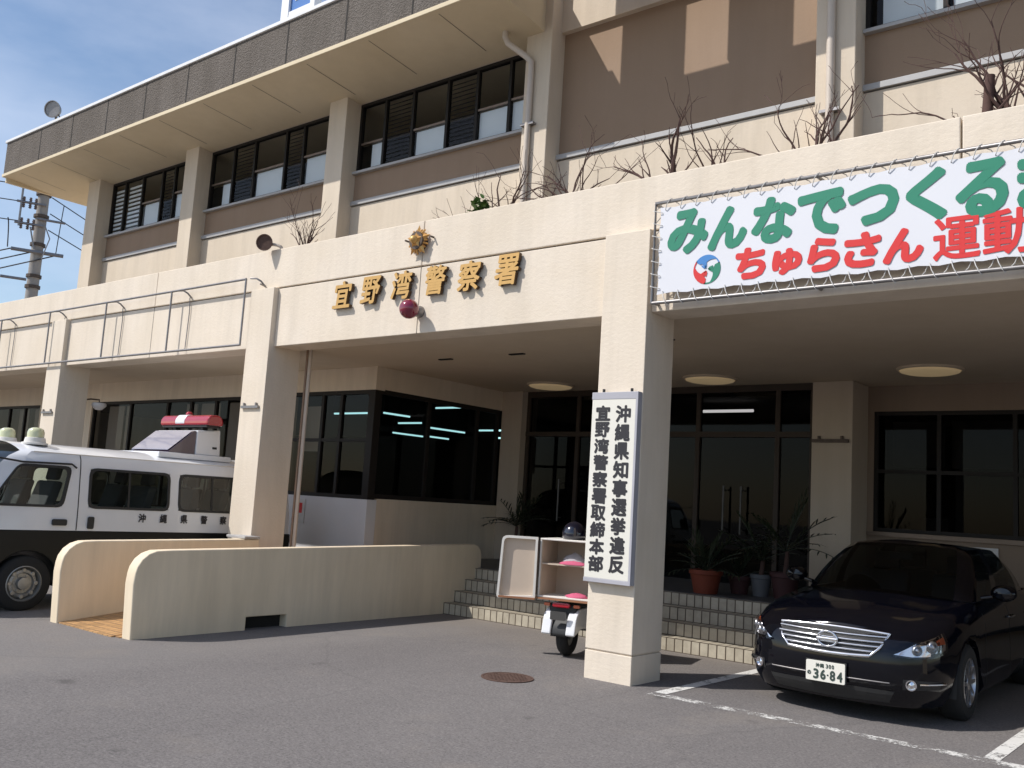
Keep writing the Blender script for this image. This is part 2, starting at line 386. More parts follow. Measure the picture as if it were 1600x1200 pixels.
# ================================================================ ground
g = MB(); g.add([(-260, -260, 0), (260, -260, 0), (260, 260, 0), (-260, 260, 0)], [(0, 1, 2, 3)])
structure(g.build('asphalt_ground', 'asphalt'))
def stripe(name, x0, x1, y0, y1, m, z=.004):
    b = MB(); b.add([(x0, y0, z), (x1, y0, z), (x1, y1, z), (x0, y1, z)], [(0, 1, 2, 3)]); return structure(b.build(name, m))
stripe('parking_line', .80, 6.6, -.19, -.05, 'lineworn')
stripe('parking_line', .80, .92, -.049, 5.0, 'line')
stripe('parking_line', 3.50, 3.61, -.049, 5.0, 'line')

# ================================================================ police station
ST = thing('police_station', 'two storey cream concrete police station with a columned porch and brown eaves', 'building', (0, 0, 0))
def part(mb, name, m, **k): return mb.build(name, m, k.pop('parent', ST), **k)
BEAM_Y = .08
def column(x0):
    b = MB(); b.box(x0, x0 + .52, 0, .54, .275, 4.335); b.box(x0, x0 + .52, 0, .54, -.02, .262)
    b.box(x0 + .012, x0 + .508, .012, .528, .262, .275)
    o = part(b, 'column', 'stucco', bevel=.012)
    k = MB(); k.box(x0 + .06, x0 + .44, -.035, -.002, 2.665, 2.70); k.box(x0 + .10, x0 + .12, -.03, -.004, 2.70, 2.74); k.box(x0 + .37, x0 + .39, -.03, -.004, 2.70, 2.74)
    if x0 < -1: part(k, 'sign_bracket', 'steel', parent=o)
    return o
for k in (1, 0, -1, -2, -3): column(5.92 * k)
XS = [-22] + [v for k in (-3, -2, -1, 0, 1) for v in (5.92 * k, 5.92 * k + .52)] + [12]
b = MB()
for i in range(0, len(XS), 2): b.box(XS[i], XS[i + 1], BEAM_Y, .48, 3.52, 4.325)
part(b, 'porch_beam', 'stucco', bevel=.008)
b = MB(); b.box(-22, 12, BEAM_Y + .025, .5, 4.325, 4.345); part(b, 'beam_groove', 'joint')
b = MB()
for x0, x1 in ((-22, -8.575), (-8.565, -2.675), (-2.665, 3.31), (3.325, 12)): b.box(x0, x1, BEAM_Y, .24, 4.345, 4.90)
part(b, 'planter_wall', 'stucco', bevel=.01)
for x in (-2.672, -8.57):
    b = MB(); b.box(x - .004, x + .004, BEAM_Y - .003, BEAM_Y + .02, 3.52, 4.33); part(b, 'wall_joint', 'joint')
b = MB(); b.box(-22, 12, .245, 1.30, 4.35, 4.76); part(b, 'planter_bed', 'soil')
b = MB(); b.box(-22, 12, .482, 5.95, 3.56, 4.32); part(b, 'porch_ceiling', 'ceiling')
b = MB(); b.box(-22, 12, 5.95, 14, 3.56, 4.34); b.box(-22, -13.5, 1.3, 5.95, 4.322, 4.6); part(b, 'floor_slab', 'wall')

# --- ground floor walls and windows
def window(parent, axis, p, a0, a1, z0, z1, mull, rails=(), depth=.07, fw=.055, glass='glass', frame='alu', inner=None):
    """sash window in the plane axis = p (outside face p); a0..a1 is its run, mull the positions of uprights"""
    b = MB()
    def bx(u0, u1, d0, d1, w0, w1):
        if axis == 'y': b.box(u0, u1, p + d0, p + d1, w0, w1)
        else: b.box(p - d1, p - d0, u0, u1, w0, w1)
    bx(a0, a1, 0, depth, z0, z0 + fw); bx(a0, a1, 0, depth, z1 - fw, z1)
    bx(a0, a0 + fw, .001, depth - .001, z0 + fw, z1 - fw); bx(a1 - fw, a1, .001, depth - .001, z0 + fw, z1 - fw)
    for m in mull: bx(m - fw * .5, m + fw * .5, .006, depth - .006, z0 + fw, z1 - fw)
    for r in rails: bx(a0 + fw, a1 - fw, .012, depth - .012, r - .025, r + .025)
    o = b.build('window', frame, parent)
    gb = MB(); d = depth * .55
    if axis == 'y': gb.add([(a0, p + d, z0), (a1, p + d, z0), (a1, p + d, z1), (a0, p + d, z1)], [(0, 1, 2, 3)])
    else: gb.add([(p - d, a0, z0), (p - d, a1, z0), (p - d, a1, z1), (p - d, a0, z1)], [(0, 1, 2, 3)])
    gb.build('pane', glass, o)
    return o
b = MB()
# front wall of the left wing, plane y = 2.1, with its openings left free
def wall_y(b, y, th, x0, x1, z0, z1, holes):
    xs = x0
    for h0, h1, a, c in sorted(holes):
        b.box(xs, h0, y, y + th, z0, z1); b.box(h0, h1, y, y + th, z0, a); b.box(h0, h1, y, y + th, c, z1); xs = h1
    b.box(xs, x1, y, y + th, z0, z1)
wall_y(b, 2.1, .2, -22, -8.3, -.05, 3.56, [(-21.5, -16.55, .9, 3.15), (-14.2, -8.95, .9, 3.17)])
part(b, 'front_wall', 'wall')
b = MB(); b.box(-8.3, -5.5, 2.1, 2.3, -.05, 1.52); part(b, 'counter_wall', 'whitewall', bevel=.004)
b = MB(); b.box(-8.3, -5.5, 2.1, 2.3, 3.2, 3.56); b.box(-8.3, -7.6, 2.1, 2.3, 1.52, 3.2); b.box(-5.7, -5.5, 2.3, 5.2, 3.22, 3.56); part(b, 'bay_lintel', 'wall', bevel=.004)
b = MB(); b.box(-5.7, -5.5, 2.3, 5.2, -.05, 1.54); part(b, 'bay_wall', 'wall', bevel=.004)
window(ST, 'y', 2.13, -21.5, -16.55, .9, 3.15, [-20.2, -19, -18.2, -17.4], [2.3])
window(ST, 'y', 2.13, -14.2, -8.95, .9, 3.17, [-12.7, -11.35, -10.55, -9.75], [])
window(ST, 'y', 2.12, -7.6, -5.56, 1.52, 3.2, [-6.75, -6.3], [2.42], fw=.06)
window(ST, 'x', -5.52, 2.16, 5.12, 1.54, 3.22, [3.35, 4.55], [], fw=.07)
b = MB(); b.box(-5.66, -5.515, 2.115, 2.26, 1.52, 3.22); part(b, 'corner_post', 'alu', bevel=.005)
# entrance: piers, doors and the wall right of them
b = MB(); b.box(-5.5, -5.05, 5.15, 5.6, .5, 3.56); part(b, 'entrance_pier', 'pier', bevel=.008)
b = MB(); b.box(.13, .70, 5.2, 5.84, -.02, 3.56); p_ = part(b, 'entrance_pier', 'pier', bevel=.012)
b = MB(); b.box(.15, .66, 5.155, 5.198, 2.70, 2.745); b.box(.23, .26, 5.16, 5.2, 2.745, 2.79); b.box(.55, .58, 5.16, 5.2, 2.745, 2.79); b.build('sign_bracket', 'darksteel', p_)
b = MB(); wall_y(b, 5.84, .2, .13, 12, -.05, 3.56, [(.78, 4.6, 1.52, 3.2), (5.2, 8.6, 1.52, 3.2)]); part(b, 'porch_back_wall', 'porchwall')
window(ST, 'y', 5.86, .78, 4.6, 1.52, 3.2, [1.64, 2.57, 3.5], [2.36], glass='doorglass', frame='alu')
window(ST, 'y', 5.86, 5.2, 8.6, 1.52, 3.2, [6.05, 6.9, 7.75], [2.36], glass='doorglass', frame='alu')
b = MB(); b.box(.72, 4.66, 5.79, 5.86, 1.46, 1.515); part(b, 'window_sill', 'alulight')
D = MB()
D.box(-5.05, .13, 5.30, 5.38, 3.46, 3.56); D.box(-5.05, .13, 5.29, 5.39, 2.78, 2.86)
for x in (-5.02, -3.95, -2.88, -1.70, -.42, .10): D.box(x - .035, x + .035, 5.30, 5.38, .627, 3.46)
ef = part(D, 'entrance_frame', 'doorframe')
b = MB(); b.add([(-5.05, 5.34, .57), (.13, 5.34, .57), (.13, 5.34, 3.5), (-5.05, 5.34, 3.5)], [(0, 1, 2, 3)]); b.build('pane', 'doorglass', ef)
for x in (-4.22, -1.20, -.92):
    b = MB(); b.tube([(x, 5.22, 1.35), (x, 5.22, 2.05)], .016, 8); b.box(x - .01, x + .01, 5.22, 5.31, 1.40, 1.42); b.box(x - .01, x + .01, 5.22, 5.31, 1.98, 2.0)
    b.build('door_handle', 'handle', ef)
# rooms behind the glass
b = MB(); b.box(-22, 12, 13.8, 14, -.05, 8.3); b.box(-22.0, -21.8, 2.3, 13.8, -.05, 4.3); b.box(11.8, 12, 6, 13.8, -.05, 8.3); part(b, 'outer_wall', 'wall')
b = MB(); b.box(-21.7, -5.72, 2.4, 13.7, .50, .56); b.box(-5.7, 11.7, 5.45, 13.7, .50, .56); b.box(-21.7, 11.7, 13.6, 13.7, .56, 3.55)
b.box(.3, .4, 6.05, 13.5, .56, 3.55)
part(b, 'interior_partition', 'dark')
b = MB(); b.box(-21.6, -5.75, 2.45, 13.5, 3.50, 3.55); b.box(-5.7, 11.6, 6.1, 13.5, 3.50, 3.55); part(b, 'office_ceiling', 'room')
for (x0, y0, x1, y1, z) in ((-7.10, 3.80, -7.10, 4.45, 3.05), (-7.06, 4.93, -7.06, 5.93, 2.90), (-8.5, 5.4, -8.5, 6.25, 2.85), (-8.3, 6.24, -8.3, 6.82, 2.85), (-8.0, 5.05, -7.38, 5.05, 3.0), (-6.6, 4.6, -6.0, 4.6, 3.22), (-6.75, 6.0, -6.2, 6.0, 2.95), (-7.95, 3.4, -6.95, 3.4, 3.0), (-6.8, 6.5, -6.6, 6.5, 2.85)):
    b = MB(); b.tube([(x0, y0, z), (x1, y1, z)], .016, 8); o = part(b, 'fluorescent_lamp', 'tube')
    h = MB(); h.box(min(x0, x1) - .03, max(x0, x1) + .03, y0 - .03, y1 + .03, z + .025, 3.5); h.build('lamp_housing', 'dark', o)
for (x0, x1, y, z) in ((-2.3, -1.4, 6.6, 3.33), (-.75, -.1, 7.9, 3.1)):
    b = MB(); b.tube([(x0, y, z), (x1, y, z)], .024, 8); part(b, 'fluorescent_lamp', 'tubewhite')
# pale sheets behind the left windows
b = MB()
for x0, x1, z0, z1 in ((-13.9, -13.3, 1.9, 3.1), (-13.2, -12.95, 1.9, 3.1), (-11.0, -10.65, 2.0, 3.1), (-10.5, -9.9, 1.5, 3.1), (-9.6, -9.3, 1.2, 3.1), (-17.3, -16.9, 1.5, 3.1), (-18.1, -17.6, 1.5, 3.1)):
    b.box(x0, x1, 2.34, 2.36, z0, z1)
b.box(-7.5, -7.1, 2.40, 2.42, 2.25, 3.0)
part(b, 'pale_sheet', 'boxin')
b = MB(); b.box(1.25, 1.6, 6.5, 6.9, 1.5, 1.75); b.box(1.0, 4.3, 6.45, 7.2, 1.2, 1.26); b.box(.9, 1.6, 6.3, 6.34, 2.45, 3.1); b.box(1.7, 2.5, 6.3, 6.34, 2.45, 3.1); b.box(2.62, 3.4, 6.3, 6.34, 2.45, 3.1)
part(b, 'interior_blind', 'room')
# drain pipes of the porch
b = MB(); b.tube([(-5.345, .62, 0), (-5.345, .62, 3.56)], .016, 10); part(b, 'drain_pipe', 'brownpipe', smooth=40)
b = MB(); b.tube([(-5.30, .64, 0), (-5.30, .64, 3.56)], .028, 10); part(b, 'drain_pipe', 'pipe', smooth=40)

# --- upper storey
WY = 1.35
PX = [-13.40, -9.88, -5.94, -2.10, 1.70, 5.55]
b = MB(); b.box(-13.40, 12, WY, WY + .2, 4.3, 5.87)
b.box(-13.40, -2.1, WY, WY + .2, 7.50, 8.3)
b.box(-1.7, 12, WY - .05, WY + .2, 7.56, 9.2); b.box(-13.4, -13.2, WY + .2, 13.8, 4.3, 8.3)
part(b, 'upper_wall', 'wall')
for i, x in enumerate(PX):
    w = .45 if i == 0 else .40
    top = 7.56 if i < 3 else 9.2
    b = MB(); b.box(x, x + w, 1.10, WY + .06, 4.5, top)
    part(b, 'pillar', 'wall', bevel=.01)
def bay(x0, x1, z0, segs):
    b = MB(); b.box(x0, x1, WY + .02, WY + .10, 5.95, z0 - .03); part(b, 'spandrel_panel', 'brown')
    b = MB(); b.box(x0, x1, WY - .05, WY + .1, z0 - .03, z0 + .01); b.box(x0, x1, WY - .03, WY + .1, 5.885, 5.95); part(b, 'window_sill', 'sill', bevel=.004)
    L = x1 - x0; mu = [x0 + L * s[1] for s in segs[:-1]]
    w = window(ST, 'y', WY + .03, x0, x1, z0 + .01, 7.50, mu, [], fw=.045, glass='upglass')
    for s in segs:
        a, c = x0 + L * s[0], x0 + L * s[1]
        if s[2] == 'd':
            b = MB(); n = 15
            for k in range(n):
                z = z0 + .08 + (7.42 - z0 - .08) * k / n
                b.add([(a + .03, WY + .06, z), (c - .03, WY + .06, z), (c - .03, WY + .115, z + .05), (a + .03, WY + .115, z + .05)], [(0, 1, 2, 3)])
            b.build('louver', 'louver', w)
        elif s[2] == 'p':
            b = MB(); h = z0 + (7.5 - z0) * s[5]
            b.box(a + (c - a) * s[3], a + (c - a) * s[4], WY + .10, WY + .11, z0 + .05, h); b.build('infill', 'infill', w)  # pale sheet behind the lower part of the pane
            b = MB(); b.box(a + .02, c - .02, WY + .05, WY + .09, h + .01, h + .04); b.build('sash_rail', 'alulight', w)
        else:
            b = MB()
            for k in range(11):
                z = z0 + .06 + k * .085
                b.box(a + (c - a) * s[3], a + (c - a) * s[4], WY + .10, WY + .11, z, z + .045)
            b.build('infill', 'infill', w)  # slats of the striped blinds
bay(-12.95, -9.88, 6.40, [(0, .16, 's', .1, .95), (.16, .37, 's', .1, .9), (.37, .60, 'p', .12, .85, .45), (.60, .74, 'd'), (.74, 1, 'p', .06, .92, .48)])
bay(-9.48, -5.94, 6.40, [(0, .19, 'p', .5, .92, .42), (.19, .36, 'd'), (.36, .60, 'p', .06, .94, .45), (.60, .73, 'd'), (.73, 1, 'p', .06, .94, .46)])
bay(-5.54, -2.10, 6.40, [(0, .16, 'p', .45, .95, .40), (.16, .33, 'd'), (.33, .53, 'p', .08, .95, .40), (.53, .69, 'd'), (.69, .86, 'p', .05, .95, .42), (.86, 1, 'p', .05, .95, .44)])
bay(2.10, 5.55, 6.52, [(0, .22, 'p', .2, .95, .98), (.22, .55, 'p', .05, .95, .98), (.55, .75, 'd'), (.75, 1, 'p', .05, .95, .98)])
b = MB(); b.box(-1.70, 1.70, WY + .03, WY + .12, 5.95, 7.56); part(b, 'brown_panel', 'brown')
b = MB(); b.box(-1.70, 1.70, WY - .03, WY + .1, 5.885, 5.948); part(b, 'window_sill', 'sill', bevel=.004)
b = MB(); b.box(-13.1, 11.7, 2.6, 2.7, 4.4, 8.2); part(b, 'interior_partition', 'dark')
b = MB()
b.tube([(-2.28, .88, 7.58), (-2.28, .88, 7.48), (-2.25, .90, 7.40), (-2.03, 1.03, 7.21), (-1.975, 1.055, 7.14), (-1.97, 1.058, 7.04), (-1.97, 1.058, 4.76)], .04, 12); part(b, 'drain_pipe', 'pipe', smooth=50)
b = MB(); b.tube([(1.87, 1.055, 9.0), (1.87, 1.055, 4.76)], .042, 12); part(b, 'drain_pipe', 'pipe', smooth=50)
b = MB(); b.box(1.77, 1.97, 1.03, 1.10, 5.62, 5.65); b.box(-2.07, -1.87, 1.03, 1.10, 6.3, 6.33); part(b, 'pipe_clip', 'steel')
# roof and eaves
b = MB(); b.prism([(.15, 7.68), (.15, 7.62), (WY, 7.50), (WY, 7.502), (14.2, 7.502), (14.2, 8.30), (.15, 8.30)], 'x', -15.0, -1.82); b.box(-1.82, 12, 1.5, 14.2, 9.0, 9.25)
part(b, 'roof_slab', 'soffit')
b = MB(); b.box(-15.08, -1.82, .08, .16, 7.62, 7.68); b.box(-15.08, -15.0, .16, 14.2, 7.52, 7.68); part(b, 'eaves_lip', 'soffit', bevel=.005)
b = MB(); b.box(-15.06, -1.82, .10, .16, 7.68, 8.345); b.box(-15.06, -15.0, .16, 14.2, 7.68, 8.345); b.box(-1.82, 9, .12, .22, 7.62, 8.20)  # right-hand beam is out of view, sized for its shadow on the wall
fa = part(b, 'eaves_fascia', 'fascia')
b = MB()
for i in range(10):
    x = -13.517 + 1.29 * i
    b.box(x - .013, x + .013, .096, .11, 7.685, 8.34)
b.build('fascia_joint', 'deepjoint', fa)
b = MB(); b.box(-15.09, -1.82, .07, .30, 8.345, 8.40); b.box(-15.09, -14.9, .30, 14.2, 8.345, 8.40); part(b, 'roof_edge_cap', 'cap', bevel=.005)
for i in range(10):
    x = -14.4 + 1.29 * i; b = MB()
    b.add([(x - .006, .17, 7.616), (x + .006, .17, 7.616), (x + .006, WY - .25, 7.5215), (x - .006, WY - .25, 7.5215)], [(0, 1, 2, 3)]); part(b, 'soffit_joint', 'joint')
b = MB()
for x0, x1, z0 in ((-1.77, -.96, 8.203), (-.36, .34, 8.26), (1.0, 1.7, 8.203), (2.4, 3.1, 8.203), (3.8, 4.6, 8.203)): b.box(x0, x1, .13, .21, z0, 11.2)
part(b, 'unseen_shadow_panels', 'wall')  # panels added out of view, shaped and spaced for the shadows they cast

# ================================================================ entrance steps and ramp
S = MB()
for k in range(4): S.box(-4.06 if k else -4.10, .74, 2.33 + .22 * k, 2.55 + .22 * k if k < 3 else 5.6, -.02, .155 + .155 * k)
o = tag(S.build('entrance_steps', ['tile']), 'four beige tiled steps rising to the dark porch entrance', 'steps')
b = MB(); b.box(-5.45, .735, 3.06, 5.6, .621, .626); b.build('landing_floor', 'floor', o)

RP = thing('entrance_ramp', 'cream walled wheelchair ramp beside the porch column with an ochre tiled floor', 'ramp', (-4.55, -2.5, 0))
def ramp_wall(prof, x0, x1, rot=0, piv=(0, 0, 0)):
    b = MB(); b.prism(prof, 'x', x0, x1)
    if rot: b.xform(Matrix.Translation(piv) @ Matrix.Rotation(rot, 4, 'Z') @ Matrix.Translation(-Vector(piv)))
    return b.build('side_wall', 'smooth', RP, bevel=.014, smooth=40, seg=3)
near = [(-2.47, -.02), (-2.50, .55), (-2.49, .66)] + [(-2.49 + .27 - .27 * math.cos(R(a)), .64 + .25 * math.sin(R(a))) for a in (20, 40, 60, 80)] + [(-2.1, .893), (2.95, .965)] + [(2.95 + .18 * math.sin(R(a)), .785 + .18 * math.cos(R(a))) for a in (30, 60, 90)] + [(3.13, -.02), (-.48, -.02), (-.48, .145), (-1.06, .145), (-1.06, -.02)]
ramp_wall(near, -3.99, -3.83, math.atan(.20 / 5.6), (-3.83, -2.5, 0))
far = [(-2.56, -.02), (-2.59, .55), (-2.58, .66)] + [(-2.58 + .27 - .27 * math.cos(R(a)), .64 + .25 * math.sin(R(a))) for a in (20, 40, 60, 80)] + [(-2.2, .893), (-.001, .93), (-.001, -.02)]
ramp_wall(far, -5.36, -5.20)
b = MB(); b.prism([(-2.54, -.02), (-2.54, .012), (3.05, .60), (3.05, -.02)], 'x', -5.20, -4.08); b.prism([(-2.50, -.02), (-2.50, .010), (-1.2, .13), (-1.2, -.02)], 'x', -4.08, -3.99)
b.build('ramp_floor', 'ramptile', RP)
b = MB(); b.box(-4.02, -3.99, -1.1, -.45, -.02, .16); b.xform(Matrix.Translation((-.03, 0, 0))); b.build('drain_opening', 'dark', RP)
b = MB(); b.box(-5.60, -5.19, -.24, -.003, .935, .965); b.build('cap_slab', 'sill', RP, bevel=.004)

# ================================================================ small fittings on the building
def ceil_lamp(x, y, r, label):
    b = MB(); b.lathe([(r + .03, .03), (r + .03, -.01), (r, -.018), (r, 0)], (x, y, 3.548), n=40)
    t = thing('ceiling_lamp', label, 'ceiling lamp', (x, y, 3.548), 'round lamps under the porch ceiling')
    b.build('trim_ring', 'ceiling', t, smooth=40)
    b = MB(); b.lathe([(r - .003, -.002), (r * .95, -.030), (r * .8, -.046), (r * .5, -.056), (0, -.06)], (x, y, 3.548), n=40)
    b.build('lamp_shade', 'lamp', t, smooth=50)
ceil_lamp(-4.02, 4.57, .36, 'round ceiling lamp left of the signboard column above the corner window')
ceil_lamp(-1.12, 4.52, .36, 'round ceiling lamp just right of the signboard column above the glass doors')
ceil_lamp(1.90, 4.46, .36, 'round ceiling lamp above the parked dark sedan')
for x, y in ((-3.88, 1.89), (-2.56, 1.85), (-.2, 1.6)):
    b = MB(); b.box(x - .12, x + .12, y - .03, y + .03, 3.545, 3.559); part(b, 'ceiling_vent', 'dark')

L = thing('gold_lettering', 'six raised gold characters spelling the station name on the porch beam', 'lettering', (-2.64, BEAM_Y, 4.13))
for ch, x, z in (('宜', -3.99, 4.12), ('野', -3.47, 4.13), ('湾', -2.93, 4.14), ('警', -2.37, 4.145), ('察', -1.84, 4.14), ('署', -1.29, 4.15)):
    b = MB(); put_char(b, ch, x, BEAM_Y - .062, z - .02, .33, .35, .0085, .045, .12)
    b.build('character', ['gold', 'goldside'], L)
    q = MB(); q.tube([(x - .05, BEAM_Y - .036, z + .03), (x - .05, BEAM_Y, z + .03)], .006, 6); q.tube([(x + .05, BEAM_Y - .036, z - .05), (x + .05, BEAM_Y, z - .05)], .006, 6)
    q.build('fixing_pin', 'steel', L)

E_ = thing('gold_emblem', 'gold star shaped emblem above the gold lettering', 'emblem', (-2.70, BEAM_Y, 4.63))
b = MB(); ex, ey, ez = -2.70, BEAM_Y - .10, 4.635
for k in range(5):
    a = R(90 + 72 * k); a1, a2 = a - R(36), a + R(36)
    tip = (ex + .20 * math.cos(a), ey + .05, ez + .20 * math.sin(a)); c = (ex, ey - .05, ez)
    l = (ex + .095 * math.cos(a1), ey + .03, ez + .095 * math.sin(a1)); r = (ex + .095 * math.cos(a2), ey + .03, ez + .095 * math.sin(a2))
    bk = (ex, ey + .07, ez)
    b.add([c, tip, l, r, bk], [(0, 1, 2), (0, 3, 1), (4, 2, 1), (4, 1, 3)])
b.build('star', 'emblem', E_)
b = MB()
for k in range(20):
    a = R(18 * k); rr = .165 if k % 2 else .145
    b.tube([(ex + .05 * math.cos(a), ey + .01, ez + .05 * math.sin(a)), (ex + rr * math.cos(a), ey + .055, ez + rr * math.sin(a))], [.022, .010], 6)
b.build('rays', 'emblem', E_, smooth=50)
b = MB(); b.lathe([(.05, .05), (.05, -.02), (.04, -.045), (.02, -.06), (0, -.064)], (ex, ey - .02, ez), 'y', 20); b.build('boss', 'gold', E_, smooth=50)
b = MB(); b.lathe([(.11, .0), (.11, .10)], (ex, ey - .001, ez), 'y', 20); b.tube([(ex - .21, ey + .09, ez + .03), (ex - .21, ey + .03, ez + .03)], .012, 8); b.tube([(ex + .21, ey + .09, ez + .03), (ex + .21, ey + .03, ez + .03)], .012, 8); b.build('mount', 'darksteel', E_)

t = thing('red_lamp', 'round dark red police lamp below the gold lettering', 'lamp', (-2.63, BEAM_Y, 3.775))
b = MB(); n = 14
b.lathe([(.118 * math.sin(math.pi * i / n), -.118 * math.cos(math.pi * i / n)) for i in range(1, n)] , (-2.63, BEAM_Y - .19, 3.775), 'y', 24); b.build('glass_globe', 'darkred', t, smooth=80)
b = MB(); b.lathe([(.07, 0), (.07, -.03), (.055, -.075)], (-2.63, BEAM_Y, 3.775), 'y', 20); b.build('lamp_base', 'steel', t, smooth=40)

# rusty round spotlight above the second column
t = thing('round_spotlight', 'rusty round spotlight on an arm at the planter edge above the column by the ramp', 'spotlight', (-5.45, .12, 4.9))
sx, sy, sz = -5.62, -.07, 4.97; dv = Vector((.55, -.83, -.08)).normalized(); q = Vector((0, 0, 1)).rotation_difference(dv).to_matrix().to_4x4(); q.translation = (sx, sy, sz)
b = MB(); b.lathe([(0, -.12), (.05, -.11), (.09, -.05), (.115, .0), (.118, .02), (.105, .02), (.10, .005), (.0, .004)], n=24); b.xform(q); b.build('lamp_head', 'rust', t, smooth=50)
b = MB(); b.tube([Vector((sx, sy, sz)) - dv * .1, (-5.50, .05, 4.95), (-5.46, .09, 4.93), (-5.45, .12, 4.86)], .022, 8); b.build('arm', 'pipe', t, smooth=50)
# floodlight on the roof edge
t = thing('roof_floodlight', 'round grey floodlight standing on the far end of the roof edge', 'floodlight', (-13.15, .14, 8.40))
q = Vector((0, 0, 1)).rotation_difference(Vector((.5, -.85, -.12)).normalized()).to_matrix().to_4x4(); q.translation = (-13.15, .10, 8.66)
b = MB(); b.lathe([(0, -.16), (.08, -.15), (.13, -.08), (.165, 0), (.17, .03), (.155, .03), (.15, .01), (.0, .006)], n=24); b.xform(q); b.build('lamp_head', 'steel', t, smooth=50)
b = MB(); b.tube([(-13.15, .18, 8.40), (-13.15, .18, 8.62)], .025, 8); b.tube([(-12.96, .22, 8.40), (-13.10, .18, 8.60)], .014, 8); b.build('stand', 'steel', t)
# sign on the roof
t = thing('rooftop_sign', 'white framed blue panel sign standing on the roof edge', 'sign', (-5.6, .15, 8.40))
b = MB(); x0, x1, z0, z1 = -5.99, -5.22, 8.402, 9.75
b.box(x0, x0 + .17, .09, .21, z0, z1); b.box(x1 - .10, x1, .09, .21, z0, z1); b.box(x0 + .17, x1 - .10, .10, .20, z0, z0 + .10); b.box(x0 + .17, x1 - .10, .10, .20, z1 - .1, z1); b.build('frame', 'signwhite', t)
b = MB(); b.box(x0 + .17, x1 - .1, .13, .19, z0 + .1, z1 - .1); b.build('panel', 'signblue', t)
b = MB(); b.box(x0 + .27, x0 + .335, .122, .13, z0 + .26, z1 - .2); b.box(x0 + .335, x1 - .12, .122, .13, z0 + .26, z0 + .33); b.build('emblem_bars', 'signwhite', t)
b = MB()
for x in (x0 + .08, x1 - .05): b.box(x - .03, x + .03, .13, .19, 8.40, z0 + .01)
b.build('post', 'signwhite', t)

# vertical signboard on the column
t = thing('column_signboard', 'tall white signboard with two columns of black characters on the big porch column', 'signboard', (.245, -.004, .9))
b = MB(); b.box(-.005, .49, -.075, -.004, .945, 2.655); b.build('board', 'boardwhite', t, bevel=.003)
b = MB(); b.box(-.01, .495, -.078, -.004, 2.655, 2.725); b.box(-.01, .495, -.078, -.004, .905, .945); b.box(.490, .515, -.078, -.004, .905, 2.725); b.build('frame', 'greymetal', t, bevel=.003)
b = MB()
for x in (.10, .42): b.tube([(x, -.04, 2.725), (x, -.04, 2.76)], .014, 8)
b.build('bolt', 'plastic', t)
for txt, x, w in (('沖縄県知事選挙違反', .355, .165), ('宜野湾警察署取締本部', .125, .165)):
    n = len(txt); z0, z1 = 2.60, 1.0; st = (z0 - z1) / n; b = MB()
    for k, ch in enumerate(txt):
        put_char(b, ch, x, -.0765, z0 - st * (k + .5), w * 1.04, min(.168, st * .95), .0072)
    b.build('lettering', 'ink', t)

# banner with its frame
t = thing('banner', 'white banner with green and red lettering laced to a pipe frame over the sedan', 'banner', (2.9, -.06, 3.6))
X0, X1, ZB, ZT = .60, 5.45, 3.575, 4.56
b = MB(); yb = -.045
b.tube([(X0, yb, ZB), (X0, yb, ZT), (X1, yb, ZT), (X1, yb, ZB), (X0, yb, ZB)], .018, 8)
for x in (X0, 2.2, 3.8, X1):
    for z in (ZB + .01, ZT - .01): b.tube([(x, yb, z), (x, BEAM_Y, z)], .016, 8)
b.build('frame', 'steel', t, smooth=60)
bx0, bx1, bz0, bz1 = X0 + .055, X1 - .05, ZB + .085, ZT - .055
b = MB(); rows = []
random.seed(4)
for j in range(13):
    row = []
    for i in range(61):
        u, v = i / 60, j / 12
        x = bx0 + (bx1 - bx0) * u; z = bz0 + (bz1 - bz0) * v
        e = max(0, 1 - min(v, 1 - v) * 7); e2 = max(0, 1 - min(u, 1 - u) * 30)
        z += .008 * math.cos(u * 2 * math.pi * 15) * (1 if v > .5 else -1) * e
        x += .008 * math.cos(v * 2 * math.pi * 4) * (1 if u > .5 else -1) * e2
        row.append((x, yb + .0015 * math.sin(u * 19 + v * 2) + .001 * math.sin(v * 7 + u * 41), z))
    rows.append(row)
b.grid(rows); b.build('sheet', 'vinyl', t, smooth=60)
N = 30
for (za, zs, s) in ((ZT, bz1, 1), (ZB, bz0, -1)):
    b = MB(); pts = []
    for i in range(N):
        x = bx0 + .05 + (bx1 - bx0 - .1) * i / (N - 1); d = (bx1 - bx0 - .1) / (N - 1)
        pts += [(x, yb + .01, zs - .03 * s), (x + .01, yb - .012, zs - .02 * s), (x + .03, yb - .026, (za + zs) / 2), (x + .055, yb - .024, za + .010 * s), (x + .065, yb, za + .027 * s), (x + .085, yb + .026, za), (x + d - .03, yb + .022, (za + zs) / 2)]
    b.tube(pts, .0042, 5); b.build('lacing_rope', 'rope', t)
b = MB(); pts = []
for i in range(7):
    z = bz0 + .05 + (bz1 - bz0 - .1) * i / 6
    pts += [(bx0 + .03, yb + .01, z), (bx0 + .02, yb - .012, z), (X0, yb - .026, z + .02), (X0 - .027, yb, z + .035), (X0, yb + .026, z + .05), (bx0, yb + .022, z + .10)]
b.tube(pts, .0042, 5); b.build('lacing_rope', 'rope', t)
b = MB(); yt = yb - .0040
